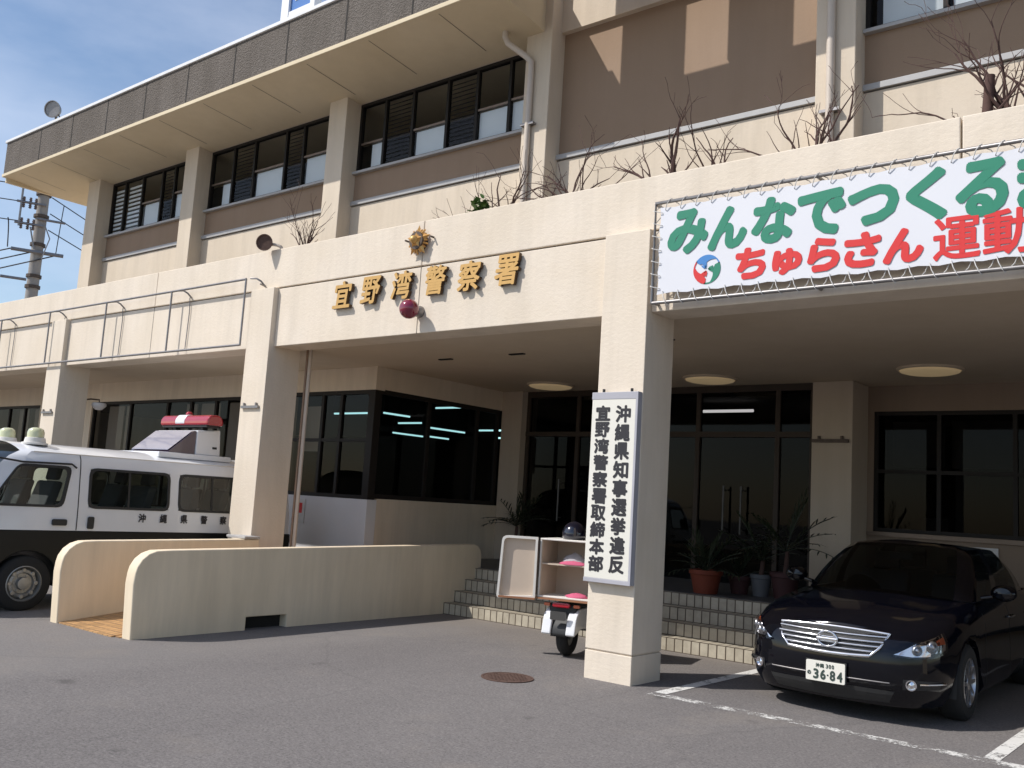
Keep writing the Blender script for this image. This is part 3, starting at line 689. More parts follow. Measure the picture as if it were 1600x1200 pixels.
for ch, x, z, w, h in (('み', .965, 4.235, .40, .40), ('ん', 1.375, 4.215, .36, .37), ('な', 1.805, 4.225, .38, .39), ('で', 2.235, 4.225, .40, .37), ('つ', 2.67, 4.225, .40, .31), ('く', 3.09, 4.245, .30, .40), ('る', 3.50, 4.235, .36, .42), ('ま', 3.93, 4.235, .36, .42)):
    put_char(b, ch, x, yt, z, w * 1.06, h * 1.10, .0245, 0, .10 if ch in 'みんなる' else 0, 12)
b.build('green_lettering', 'green', t)
b = MB()
for ch, x, z, w, h in (('ち', 1.60, 3.855, .29, .27), ('ゅ', 1.94, 3.83, .26, .22), ('ら', 2.265, 3.855, .27, .28), ('さ', 2.585, 3.855, .29, .28), ('ん', 2.92, 3.85, .30, .27), ('運', 3.315, 3.86, .33, .32), ('動', 3.68, 3.865, .34, .33)):
    put_char(b, ch, x, yt, z, w * 1.05, h * 1.08, 0.0085 if ch in '運動' else .0185, 0, .08 if ch not in '運動' else 0, 12)
b.build('red_lettering', 'redprint', t)
def swirl(a0, mname):
    """one of the three hand shaped arcs of the round logo"""
    b = MB(); c = (1.17, 3.845); Ro, n = .138, 14
    outer = [(c[0] + Ro * math.cos(R(a0 + 125 * i / n)), c[1] + Ro * math.sin(R(a0 + 125 * i / n))) for i in range(n + 1)]
    inner = []
    for i in range(n + 1):
        k = 1 - i / n; a = R(a0 + 125 * k); r = Ro - .012 - .075 * max(0, 1 - abs(k - .72) / .5) ** .8
        inner.append((c[0] + r * math.cos(a), c[1] + r * math.sin(a)))
    pts = outer + inner
    for i in range(n):
        p = [outer[i], outer[i + 1], inner[n - i - 1], inner[n - i]]
        b.poly([(x, yt, z) for x, z in p])
    for k in range(4):
        a = R(a0 + 78 + 15 * k); r0, r1 = Ro - .07, Ro - .112 - (.012 if k in (1, 2) else 0); aa = a + R(10); w = .006
        tx, tz = -math.sin(a) * w, math.cos(a) * w
        p = [(c[0] + r0 * math.cos(a) - tx, c[1] + r0 * math.sin(a) - tz), (c[0] + r0 * math.cos(a) + tx, c[1] + r0 * math.sin(a) + tz), (c[0] + r1 * math.cos(aa) + tx, c[1] + r1 * math.sin(aa) + tz), (c[0] + r1 * math.cos(aa) - tx, c[1] + r1 * math.sin(aa) - tz)]
        b.poly([(x, yt - .0008, z) for x, z in p])
    b.build('logo_arc', mname, t)
swirl(20, 'blueprint'); swirl(140, 'redprint'); swirl(260, 'green')

# empty pipe frame on the left
t = thing('pipe_frame', 'empty grey pipe frame for a banner on the beam above the white van', 'banner frame', (-9.8, -.05, 3.5))
b = MB(); yf = -.06; zt, zb = 4.49, 3.555
b.tube([(-19, yf, zt), (-5.98, yf, zt)], .018, 8); b.tube([(-19, yf, zb), (-5.98, yf, zb)], .018, 8); b.build('rail', 'steel', t, smooth=60)
for x in (-17.8, -15.8, -13.8, -11.82, -9.83, -7.87, -5.98):
    b = MB(); b.tube([(x, yf - .001, zb), (x, yf - .001, zt)], .015, 8); b.build('upright', 'steel', t, smooth=60)
    x2 = x + .32 if x < -6 else x + .25
    b = MB(); b.tube([(x + .1, yf, zt), (x2 - .05, yf + .03, zt - .005), (x2, yf + .07, zt - .04), (x2 + .01, BEAM_Y, zt - .1)], .013, 8)
    if x < -6: b.tube([(x2, BEAM_Y - .025, zt - .1), (x2 + .02, BEAM_Y - .02, 4.2), (x2, BEAM_Y - .02, zb + .05), (x2 - .08, yf, zb)], .007, 6)
    else: b.tube([(x2, 0, zt - .08), (x2 + .01, BEAM_Y, zt - .1)], .012, 6)
    b.build('bracket', 'steel', t, smooth=60)

# white wall lamp, notices, manhole
t = thing('wall_lamp', 'white round lamp on the far side of the column behind the van', 'wall lamp', (-11.4, .6, 2.8))
b = MB(); b.lathe([(0, -.09), (.06, -.08), (.12, -.02), (.13, .0), (.12, .04), (0, .05)], (-11.38, .80, 2.90), n=24); b.build('shade', 'whitewall', t, smooth=50)
b = MB(); b.tube([(-11.45, .54, 2.97), (-11.42, .66, 3.0), (-11.38, .80, 3.0), (-11.38, .80, 2.94)], .014, 8); b.build('arm', 'darksteel', t)
t = thing('wall_notice', 'small white notice with a red square on the white counter wall', 'notice', (-7.02, 2.09, 1.25))
b = MB(); b.box(-7.13, -6.93, 2.085, 2.098, 1.08, 1.46); b.build('plate', 'paper', t)
b = MB(); b.box(-7.10, -6.99, 2.081, 2.085, 1.24, 1.40); b.build('red_mark', 'redprint', t)
t = tag(MB().box(1.93, 2.38, 5.795, 5.838, 1.14, 1.40).build('notice_board', 'paper', bevel=.004), 'blank pale board on the wall under the window behind the sedan', 'notice board')
t = thing('manhole_cover', 'round rusty manhole cover set in the asphalt in front of the column', 'manhole cover', (-.385, -.68, 0))
b = MB(); b.lathe([(.245, .0), (.245, .008), (.225, .008), (.225, .003)], (-.385, -.68, .001), n=40); b.build('ring', 'rust', t, smooth=30)
b = MB(); b.lathe([(.222, .0), (.222, .006), (0, .0065)], (-.385, -.68, .001), n=40)
for i in range(-4, 5):
    for j in range(-4, 5):
        if math.hypot(i, j) * .045 < .19: b.box(-.385 + i * .045 - .014, -.385 + i * .045 + .014, -.68 + j * .045 - .014, -.68 + j * .045 + .014, .0075, .0105)
b.build('lid', 'rust', t)

# ================================================================ wheels
def wheel(name, parent, cx, cy, cz, r, w, side, style):
    """tyre with a rim; the outer face looks along side * X"""
    b = MB(); rr = r * .64
    prof = [(rr, -w / 2), (r * .90, -w / 2), (r * .975, -w * .40), (r, -w * .25), (r, w * .25), (r * .975, w * .40), (r * .90, w / 2), (rr, w / 2)]
    b.lathe([(p, h * side) for p, h in prof], (cx, cy, cz), 'x', 36, cap=False)
    o = b.build(name, 'rubber', parent, smooth=40)
    b = MB(); f = w / 2 * side
    b.lathe([(rr + .004, f * .95), (rr - .012, f * 1.02), (rr - .02, f * .75), (rr - .03, f * .1), (0, f * .1)], (cx, cy, cz), 'x', 36, cap=False)
    if style == 'alloy':
        for k in range(10):
            a = 2 * math.pi * k / 10; ca, sa = math.cos(a), math.sin(a); w0, w1 = .022, .014
            def P(rad, t, d): return (cx + d, cy + rad * ca - t * sa, cz + rad * sa + t * ca)
            b.add([P(.04, -w0, f * .92), P(.04, w0, f * .92), P(rr - .012, w1, f * .98), P(rr - .012, -w1, f * .98), P(.04, -w0, f * .5), P(.04, w0, f * .5), P(rr - .012, w1, f * .6), P(rr - .012, -w1, f * .6)], [(0, 1, 2, 3), (0, 4, 5, 1), (3, 2, 6, 7), (1, 5, 6, 2), (0, 3, 7, 4)])
        b.lathe([(.065, f * .5), (.062, f * .96), (.03, f * 1.02), (0, f * 1.02)], (cx, cy, cz), 'x', 20)
        b.build('rim', 'alloy', o, smooth=35)
    else:
        b.lathe([(rr - .03, f * .35), (rr - .05, f * .62), (rr * .62, f * .70), (rr * .55, f * .45), (rr * .36, f * .45), (rr * .33, f * .98), (rr * .2, f * 1.04), (0, f * 1.04)], (cx, cy, cz), 'x', 36, cap=False)
        for k in range(8):
            a = 2 * math.pi * k / 8; b.lathe([(.028, 0), (.022, f * .06), (0, f * .06)], (cx + f * .665, cy + rr * .73 * math.cos(a), cz + rr * .73 * math.sin(a)), 'x', 10)
        for k in range(6):
            a = 2 * math.pi * k / 6; b.lathe([(.014, f * .3), (.014, f * .56), (0, f * .58)], (cx, cy + rr * .45 * math.cos(a), cz + rr * .45 * math.sin(a)), 'x', 8)
        b.build('rim', 'steelrim', o, smooth=35)
    return o

# ================================================================ police van (nose towards -Y)
VX = -7.115
V = thing('police_van', 'white over black police van with red lightbar parked behind the second porch column', 'van', (VX, -1.1, 0))
def vprof(z):                                    # half width of the side at a height
    pts = [(.2, .835), (.60, .845), (1.0, .845), (1.22, .832), (1.70, .785), (1.80, .765), (1.87, .725)]
    for (a, b), (c, d) in zip(pts, pts[1:]):
        if z <= c: return b + (d - b) * (z - a) / (c - a)
    return pts[-1][1]
def arch(yc, zc, r, n=14): return [(yc - r * math.cos(math.pi * i / n), max(.26, zc + r * math.sin(math.pi * i / n))) for i in range(n + 1)]
prof = [(-3.50, .30)] + [(-2.88, .26)] + arch(-2.47, .31, .385) + [(-2.06, .26), (-.30, .26)] + arch(.10, .31, .385) + [(.50, .26), (1.30, .30), (1.34, .50), (1.33, .938), (-3.46, .938), (-3.54, .60)]
b = MB(); b.prism(prof, 'x', VX - .842, VX + .842); b.build('lower_body', 'black', V, bevel=.012)
b = MB(); b.box(VX - .6, VX + .6, -2.0, 1.2, .26, .55); b.build('chassis', 'plastic', V)
ROWS = [.940, 1.225, 1.705, 1.80, 1.87]
COLS = [[-3.44, -3.26, -2.86, -2.76, -2.62], [-3.02, -2.98, -2.66, -2.60, -2.52], [-2.13, -2.13, -2.045, -2.04, -2.03], [-1.80] * 5, [-.705] * 5, [-.555] * 5, [.50] * 5, [.64] * 5, [1.14] * 5, [1.32, 1.32, 1.27, 1.25, 1.20]]
HOLES = {1: (1, 2), 3: (1, 2), 5: (1, 2), 7: (1, 2)}
b = MB()
def vp(s, c, r):
    z = ROWS[r]; x = vprof(z)
    if c == 0: x -= (.03, .05, .07, .08, .09)[r]
    if c == len(COLS) - 1: x -= .04
    return (VX + s * x, COLS[c][r], z)
for s in (1, -1):
    for c in range(len(COLS) - 1):
        for r in range(4):
            if c in HOLES and HOLES[c][0] <= r < HOLES[c][1]: continue
            q = [vp(s, c, r), vp(s, c + 1, r), vp(s, c + 1, r + 1), vp(s, c, r + 1)]
            b.poly(q)
rows = []
for c in range(len(COLS)):                       # roof
    row = []
    for k in range(13):
        t = -1 + 2 * k / 12; x0 = vp(1, c, 4)
        hw = x0[0] - VX; row.append((VX + hw * t, x0[1] - (.05 if c == 0 else 0) * (1 - t * t), 1.87 + .115 * (1 - abs(t) ** 2.6)))
    rows.append(row)
b.grid(rows)
for r0, r1 in ((0, 1),):                         # nose
    b.grid([[(VX + (vp(1, 0, r)[0] - VX) * t, vp(1, 0, r)[1] - .09 * (1 - t * t), ROWS[r]) for t in [-1 + k / 5 for k in range(11)]] for r in (r0, r1)])
b.grid([[(VX + (vp(1, 9, r)[0] - VX) * t, vp(1, 9, r)[1] + .04 * (1 - t * t), ROWS[r]) for t in (-1, -.5, 0, .5, 1)] for r in range(5)])
b.build('upper_body', 'white', V, smooth=32, weld=True)
b = MB(); b.grid([[(VX + (vp(1, 0, r)[0] - VX) * t, vp(1, 0, r)[1] - .09 * (1 - t * t), ROWS[r]) for t in [-1 + k / 5 for k in range(11)]] for r in (1, 2, 3, 4)]); b.build('windscreen', 'vanglass', V, smooth=40)
def side_poly(poly, s, off): return [(VX + s * (vprof(z) + off), y, z) for y, z in poly]
def ring(b, outer, inner, s, off):
    n = len(outer); v = side_poly(outer, s, off) + side_poly(inner, s, off); v2 = side_poly(outer, s, -.01) + side_poly(inner, s, -.01)
    b.add(v + v2, [(i, (i + 1) % n, n + (i + 1) % n, n + i) for i in range(n)] + [(i, (i + 1) % n, 2 * n + (i + 1) % n, 2 * n + i) for i in range(n)] + [(n + i, n + (i + 1) % n, 3 * n + (i + 1) % n, 3 * n + i) for i in range(n)])
def rpoly(pts, r, n=4):
    """polygon with rounded corners"""
    out = []; m = len(pts)
    for i in range(m):
        p = Vector(pts[i]); a = (Vector(pts[i - 1]) - p).normalized(); c = (Vector(pts[(i + 1) % m]) - p).normalized()
        rr = r[i] if isinstance(r, (list, tuple)) else r
        A, C = p + a * rr, p + c * rr
        for k in range(n + 1):
            t = k / n; out.append(tuple(A * (1 - t) ** 2 + p * 2 * t * (1 - t) + C * t ** 2))
    return out
for s in (1, -1):
    for y0, y1 in ((-1.80, -.705), (-.555, .50), (.64, 1.14)):
        o_ = rpoly([(y0 - .012, 1.213), (y1 + .012, 1.213), (y1 + .012, 1.717), (y0 - .012, 1.717)], .10)
        i_ = rpoly([(y0 + .022, 1.245), (y1 - .022, 1.245), (y1 - .022, 1.685), (y0 + .022, 1.685)], .085)
        b = MB(); ring(b, o_, i_, s, .007); w = b.build('side_window', 'plastic', V)
        b = MB(); b.poly(side_poly(i_, s, -.004)); b.build('pane', 'vanglass', w)
        b = MB(); ym = (y0 + y1) / 2 - .02
        b.add(side_poly([(ym - .014, 1.245), (ym + .014, 1.245), (ym + .014, 1.685), (ym - .014, 1.685)], s, .002), [(0, 1, 2, 3)]); b.build('divider', 'plastic', w)
    o_ = rpoly([(-2.995, 1.213), (-2.115, 1.213), (-2.03, 1.717), (-2.675, 1.717)], [.05, .09, .09, .08]); i_ = rpoly([(-2.945, 1.243), (-2.155, 1.243), (-2.075, 1.685), (-2.665, 1.685)], [.04, .08, .09, .06])
    b = MB(); ring(b, o_, i_, s, .007); w = b.build('door_window', 'plastic', V)
    b = MB(); b.poly(side_poly(i_, s, -.004)); b.build('pane', 'vanglass', w)
for y in (-1.93, .575):
    b = MB(); zs = [.945, 1.0, 1.1, 1.215, 1.225, 1.46, 1.70, 1.75, 1.80, 1.835, 1.865]
    b.grid([[(VX + vprof(z) + .0022, y - .006, z) for z in zs], [(VX + vprof(z) + .0022, y + .006, z) for z in zs]]); b.build('door_seam', 'plastic', V)
b = MB(); b.tube([(VX + .858, -3.3, 1.80), (VX + .80, -2.64, 1.735), (VX + .80, -2.05, 1.745), (VX + .81, -1.99, 1.70)], .012, 6); b.build('rain_visor', 'plastic', V)
b = MB(); b.box(VX + .71, VX + .735, -2.5, 1.2, 1.862, 1.874); b.build('roof_gutter', 'boxwhite', V, bevel=.004)
b = MB(); b.prism(rrect(-2.24, -2.06, 1.00, 1.075, .02), 'x', VX + .846, VX + .875); b.build('door_handle', 'plastic', V, bevel=.006)
b = MB(); b.prism(rrect(-1.80, -1.72, .965, 1.115, .02), 'x', VX + .846, VX + .872); b.build('door_handle', 'plastic', V, bevel=.006)
for i, ch in enumerate('沖縄県警察'):
    k = MB(); put_char(k, ch, 0, 0, 0, .105, .115, .004)
    k.xform(Matrix.Translation((VX + .8475, -1.075 + .305 * i, 1.115)) @ Matrix.Rotation(R(90), 4, 'Z')); k.build('character', 'ink', V)
for yw in (-2.47, .10):
    for s in (1, -1): wheel('wheel', V, VX + s * .735, yw, .315, .325, .20, s, 'steel')
b = MB()                                          # cabin
b.box(VX - .78, VX + .78, -3.2, 1.25, .94, .97); b.build('cabin_floor', 'dark', V)
for x, y in ((VX + .38, -2.25), (VX - .38, -2.25), (VX + .35, -.95), (VX - .35, -.95), (VX + .35, .2), (VX - .35, .2)):
    b = MB(); b.prism(rpoly([(y - .36, 1.0), (y + .08, 1.0), (y + .22, 1.52), (y + .10, 1.53), (y - .02, 1.14), (y - .36, 1.14)], .04), 'x', x - .23, x + .23)
    b.prism(rpoly([(y + .14, 1.54), (y + .22, 1.54), (y + .25, 1.72), (y + .17, 1.72)], .03), 'x', x - .13, x + .13); b.build('seat', 'seat', V, bevel=.03)
b = MB(); b.prism([(-3.3, .97), (-2.85, .97), (-2.80, 1.2), (-3.15, 1.25)], 'x', VX - .72, VX + .72); b.build('dashboard', 'plastic', V)
b = MB(); b.lathe([(.18, -.012), (.195, 0), (.18, .012), (.165, 0), (.18, -.012)], n=24); b.xform(Matrix.Translation((VX - .38, -2.72, 1.25)) @ Matrix.Rotation(R(-60), 4, 'X')); b.build('steering_wheel', 'plastic', V)
for s in (1, -1):
    b = MB(); b.tube([(VX + s * .80, -3.02, 1.28), (VX + s * .95, -3.06, 1.34)], .015, 8); b.prism(rrect(VX + s * 1.0 - .08, VX + s * 1.0 + .08, 1.25, 1.5, .03), 'y', -3.12, -3.04); b.build('side_mirror', 'plastic', V, bevel=.01)
    b = MB(); b.prism(rrect(VX + s * .62 - .14, VX + s * .62 + .14, .72, .90, .03), 'y', -3.56, -3.48); b.build('headlight', 'lens', V)
# roof equipment
for x in (VX + .40, VX - .40):
    b = MB(); b.lathe([(.15, 0), (.15, .025), (.125, .03), (.115, .085), (.10, .09)], (x, -2.35, 1.955), n=24); w = b.build('beacon', 'boxwhite', V, smooth=35)
    b = MB(); b.lathe([(.098, .085), (.098, .15), (.085, .19), (.05, .21), (0, .215)], (x, -2.35, 1.955), n=24); b.build('beacon_lens', 'yellowlens', w, smooth=50)
b = MB(); b.box(VX - .56, VX + .58, -.78, .36, 1.93, 2.005); b.build('roof_tray', 'white', V, bevel=.012)
b = MB(); b.prism([(-.20, 2.005), (.20, 2.005), (.17, 2.375), (-.20, 2.345)], 'x', VX - .50, VX + .54); box_ = b.build('display_box', 'white', V, bevel=.015)
b = MB(); b.prism([(-.62, 2.005), (-.205, 2.005), (-.205, 2.335), (-.24, 2.335)], 'x', VX - .47, VX + .52); b.build('display_wedge', 'purple', box_, bevel=.004)
b = MB(); d = Vector((0, .38, .33)).normalized(); nrm = Vector((0, -.33, .38)).normalized() * .012
q = [Vector((VX + x, y, z)) + nrm for x, y, z in ((-.45, -.60, 2.03), (.50, -.60, 2.03), (.50, -.25, 2.325), (-.45, -.25, 2.325))]; b.add(q, [(0, 1, 2, 3)]); b.build('display', 'screen', box_)
b = MB(); b.box(VX + .541, VX + .545, .06, .13, 2.10, 2.13); b.build('vent', 'plastic', box_)
b = MB(); b.prism(rpoly([(-.15, 2.425), (.11, 2.425), (.11, 2.51), (.06, 2.575), (-.10, 2.575), (-.15, 2.51)], .03), 'x', VX - .54, VX + .68); lb = b.build('lightbar', 'red', V, bevel=.03)
b = MB(); b.prism(rpoly([(-.156, 2.44), (.116, 2.44), (.116, 2.51), (.064, 2.583), (-.104, 2.583), (-.156, 2.51)], .03), 'x', VX - .14, VX + .10); b.build('speaker_cover', 'white', lb, bevel=.01)
b = MB(); b.box(VX - .50, VX + .64, -.13, .09, 2.40, 2.424)
for x in (VX - .3, VX + .4): b.box(x - .04, x + .04, -.06, .02, 2.355, 2.405)
b.build('lightbar_base', 'plastic', lb)
b = MB(); b.lathe([(.05, 0), (.05, .03), (.03, .05), (0, .052)], (VX + .0, -.02, 2.583), n=16); b.build('top_beacon', 'red', lb, smooth=50)

# ================================================================ sedan (nose towards -Y)
CX, CY = 2.215, .33
K = thing('sedan', 'shiny dark navy sedan with chrome grille parked nose out under the porch', 'car', (CX, CY + .95, 0))
PLAN = [(0, 0), (.16, .004), (.32, .017), (.46, .042), (.58, .082), (.68, .15), (.76, .24), (.82, .36), (.855, .50), (.875, .60), (.885, .70), (.889, .80), (.892, .95), (.894, 1.10), (.895, 1.20), (.896, 1.31), (.897, 1.45), (.897, 1.9), (.897, 2.5), (.896, 3.1), (.892, 3.36), (.890, 3.47), (.888, 3.57), (.884, 3.72), (.876, 3.87), (.868, 3.98), (.855, 4.10), (.83, 4.35), (.78, 4.60), (.66, 4.76), (.42, 4.83), (.2, 4.85), (0, 4.855)]
NP = len(PLAN)
def lerp(t, xs):
    for (a, b), (c, d) in zip(xs, xs[1:]):
        if t <= c: return b + (d - b) * max(0, (t - a)) / (c - a)
    return xs[-1][1]
RIM = [(0, .735), (.15, .752), (.36, .795), (.7, .855), (1.45, .945), (2.5, .97), (3.6, .995), (4.35, 1.0), (4.855, .965)]
SH = [(0, .655), (.36, .675), (.7, .72), (1.45, .78), (3.6, .84), (4.855, .80)]
SILL = [(0, .145), (.6, .16), (3.9, .19), (4.855, .30)]
ROWK = [0, 1, 2, 3, 4, 5, 6]
def normal(i):
    a = Vector(PLAN[max(0, i - 1)]); c = Vector(PLAN[min(NP - 1, i + 1)])
    if i == 0: return Vector((0, 1))
    if i == NP - 1: return Vector((0, -1))
    t = (c - a).normalized(); return Vector((-t.y, t.x)) if i < NP else None
def skirt(i, r):
    x, y = PLAN[i]; n = normal(i)
    front = max(0, 1 - y / .9)
    zs = [lerp(y, SILL), .235, .37, .55, lerp(y, SH), (lerp(y, SH) + lerp(y, RIM)) / 2 + .005, lerp(y, RIM)]
    ins = [.055 + .05 * front, .012 + .03 * front, .0 + .004 * front, .008 + .01 * front, .012 + .03 * front, .045 + .055 * front, .125 + .05 * front]
    z = zs[r]
    for yc in (.95, 3.72):
        if abs(y - yc) < .372:
            za = .318 + math.sqrt(.372 ** 2 - (y - yc) ** 2); z = max(z, za - .0006 * (6 - r)) if r < 4 else z
    return Vector((x + n.x * ins[r], y + n.y * ins[r], z))
def kw(p, s=1): return (CX + s * p.x, CY + p.y, p.z)
b = MB()
for s in (1, -1): b.grid([[kw(skirt(i, r), s) for i in range(NP)] for r in range(7)])
def crown(i, k, n=8, c=.055):
    p = skirt(i, 6); t = -1 + 2 * k / n
    return (CX + p.x * t, CY + p.y + 0 * t, p.z + c * min(1, abs(p.x) / .6) * (1 - t * t) - (.012 * min(1, abs(p.x) / .6) * math.exp(-((abs(t) - .62) / .12) ** 2)))
i_cowl = next(i for i in range(NP) if PLAN[i][1] >= 1.44); i_deck = next(i for i in range(NP) if PLAN[i][1] >= 4.09)
b.grid([[crown(i, k) for k in range(9)] for i in range(0, i_cowl + 1)])
b.grid([[crown(i, k, c=.03) for k in range(9)] for i in range(i_deck, NP)])
b.grid([[(CX + s * .72, CY + 1.2, .22), (CX + s * .72, CY + 3.4, .22)] for s in (-1, 1)])
b.build('body', 'navy', K, smooth=40, weld=True)
for s in (1, -1):
    for yc in (.95, 3.72):
        b = MB(); b.grid([[(CX + s * x, CY + yc - .37 * math.cos(math.pi * k / 16), .318 + .37 * math.sin(math.pi * k / 16) - (.0 if 0 < k < 16 else .1)) for k in range(17)] for x in (.872, .60)]); b.build('wheel_arch', 'plastic', K)
b = MB(); b.box(CX - .66, CX + .66, CY + .35, CY + 4.5, .20, .30); b.box(CX - .70, CX + .70, CY + 1.45, CY + 4.1, .30, .36); b.build('underbody', 'plastic', K)
for yc in (.95, 3.72):
    for s in (1, -1): wheel('wheel', K, CX + s * .785, CY + yc, .318, .322, .205, s, 'alloy')
# cabin glass and roof
def G(pts): return [Vector(p) for p in pts]
BOT = G([(0, 1.26, .975), (.36, 1.30, .972), (.64, 1.40, .965), (.75, 1.52, .955), (.775, 1.66, .955), (.775, 2.30, .965), (.775, 2.52, .968), (.775, 3.20, .985), (.765, 3.46, .99), (.745, 3.80, .995), (.68, 4.06, 1.0), (.40, 4.16, 1.01), (0, 4.20, 1.02)])
TOP = G([(0, 2.10, 1.455), (.28, 2.12, 1.45), (.48, 2.16, 1.43), (.55, 2.20, 1.415), (.575, 2.26, 1.408), (.59, 2.48, 1.42), (.59, 2.62, 1.425), (.58, 3.10, 1.415), (.565, 3.28, 1.40), (.54, 3.40, 1.39), (.49, 3.44, 1.395), (.30, 3.48, 1.41), (0, 3.50, 1.42)])
def gp(i, t, s=1):
    p = BOT[i].lerp(TOP[i], t); o = .035 * math.sin(math.pi * t) * (1 if 3 <= i <= 9 else .6)
    d = Vector((p.x, (p.y - 2.8) * .35)).normalized(); return (CX + s * (p.x + d.x * o), CY + p.y + d.y * o, p.z + .01 * math.sin(math.pi * t))
def segs(i0, i1, s=1, t0=0, t1=1, n=6): return [[gp(i, t0 + (t1 - t0) * k / n, s) for i in range(i0, i1 + 1)] for k in range(n + 1)]
b = MB()
for s in (1, -1):
    for a, c in ((2, 4), (5, 6), (8, 10)): b.grid(segs(a, c, s))
    b.grid(segs(4, 5, s, .9, 1, 1)); b.grid(segs(6, 8, s, .9, 1, 1)); b.grid(segs(0, 2, s, .95, 1, 1)); b.grid(segs(10, 12, s, .95, 1, 1))
ring_ = list(range(13))
b.grid([[(CX + TOP[i].x * t, CY + TOP[i].y, TOP[i].z + .035 * min(1, TOP[i].x / .4) * (1 - t * t)) for t in [-1 + k / 4 for k in range(9)]] for i in ring_])
b.build('roof', 'navy', K, smooth=40, weld=True)
def gl(name, *parts):
    b = MB()
    for p in parts: b.grid(p)
    return b.build(name, 'carglass', K, smooth=60, weld=True)
gl('windscreen', segs(0, 2, 1, 0, .95), segs(0, 2, -1, 0, .95)); gl('rear_window', segs(10, 12, 1, 0, .95), segs(10, 12, -1, 0, .95))
for s in (1, -1): gl('side_window', segs(4, 5, s, 0, .9)); gl('side_window', segs(6, 8, s, 0, .9))
# cabin
b = MB(); b.prism([(1.22, .86), (1.3, .94), (1.85, .93), (1.95, .75), (1.5, .7)], 'x', CX - .70, CX + .70); b.xform(Matrix.Translation((0, CY, 0))); b.build('dashboard', 'plastic', K, bevel=.02)
for x, y in ((.37, 2.55), (-.37, 2.55), (.37, 3.55), (-.37, 3.55)):
    b = MB(); y += CY; b.prism(rpoly([(y - .42, .5), (y + .06, .5), (y + .25, 1.12), (y + .12, 1.14), (y - .05, .68), (y - .42, .66)], .05), 'x', CX + x - .25, CX + x + .25)
    b.prism(rpoly([(y + .15, 1.15), (y + .25, 1.15), (y + .28, 1.33), (y + .19, 1.33)], .03), 'x', CX + x - .13, CX + x + .13); b.build('seat', 'seat', K, bevel=.03)
b = MB(); b.lathe([(.17, -.013), (.185, 0), (.17, .013), (.157, 0), (.17, -.013)], n=24); b.xform(Matrix.Translation((CX - .37, CY + 1.98, .95)) @ Matrix.Rotation(R(-65), 4, 'X')); b.build('steering_wheel', 'plastic', K)
b = MB(); b.prism(rrect(CX - .11, CX + .11, 1.28, 1.345, .02), 'y', CY + 1.98, CY + 2.0); b.build('rear_view_mirror', 'plastic', K)
# front: points on the skirt surface
ARC = [0]
for i in range(1, NP): ARC.append(ARC[-1] + (Vector(PLAN[i]) - Vector(PLAN[i - 1])).length)
def face(sx, z, off=.006, s=1):
    """point of the front or side surface at arc length sx along the plan and height z"""
    i = max(k for k in range(NP - 1) if ARC[k] <= sx + 1e-9); t = (sx - ARC[i]) / (ARC[i + 1] - ARC[i])
    def at(i):
        ps = [skirt(i, r) for r in range(7)]
        for a, c in zip(ps, ps[1:]):
            if z <= c.z: return a.lerp(c, max(0, (z - a.z) / max(1e-6, c.z - a.z)))
        return ps[-1]
    p = at(i).lerp(at(i + 1), t); n = normal(i).lerp(normal(min(i + 1, NP - 1)), t).normalized()
    return (CX + s * (p.x - n.x * off), CY + p.y - n.y * off, p.z)
def patch(poly_lo, poly_hi, n, m, off, s=1):
    """grid between a lower and an upper edge, each a list of (arc, height)"""
    def at(pl, u):
        k = min(int(u * (len(pl) - 1)), len(pl) - 2); t = u * (len(pl) - 1) - k
        return (pl[k][0] + (pl[k + 1][0] - pl[k][0]) * t, pl[k][1] + (pl[k + 1][1] - pl[k][1]) * t)
    rows = []
    for j in range(m + 1):
        v = j / m; row = []
        for i in range(n + 1):
            a, c = at(poly_lo, i / n), at(poly_hi, i / n); row.append(face(a[0] + (c[0] - a[0]) * v, a[1] + (c[1] - a[1]) * v, off, s))
        rows.append(row)
    return rows
g = MB()
def gw(z): return lerp(z, [(.565, .33), (.60, .385), (.755, .495)])
for s in (1, -1): g.grid(patch([(0, .53), (.34, .545)], [(0, .733), (.50, .722)], 12, 6, .004, s))
grille = g.build('grille', 'plastic', K)
def bar(z, w, r, zc=0):
    pts = [Vector(face(abs(x), z + zc * (abs(x) / .5) ** 2, .016, 1 if x >= 0 else -1)) for x in [w * (-1 + k / 12) for k in range(25)]]
    b = MB(); b.tube(pts, r, 8); return b
b = bar(.730, .50, .014, -.012); b.build('grille_bar', 'chrome', grille, smooth=60)
b = bar(.526, .345, .016, .03); b.build('grille_bar', 'chrome', grille, smooth=60)
for z, w in ((.688, .475), (.650, .45), (.612, .42), (.572, .385)):
    b = bar(z, w, .0085, .008); b.build('grille_bar', 'chrome', grille, smooth=60)
for s in (1, -1):
    b = MB(); b.tube([face(.345, .54, .016, s), face(.42, .61, .016, s), face(.50, .720, .016, s)], .011, 8); b.build('grille_bar', 'chrome', grille, smooth=60)
ec = Vector(face(0, .635, .036))
b = MB()
b.tube([ec + Vector((.082 * math.cos(2 * math.pi * k / 28), 0, .062 * math.sin(2 * math.pi * k / 28))) for k in range(29)], .010, 8)
b.tube([ec + Vector((-.085, -.004, 0)), ec + Vector((.085, -.004, 0))], .016, 8); b.build('grille_badge', 'chrome', grille, smooth=60)
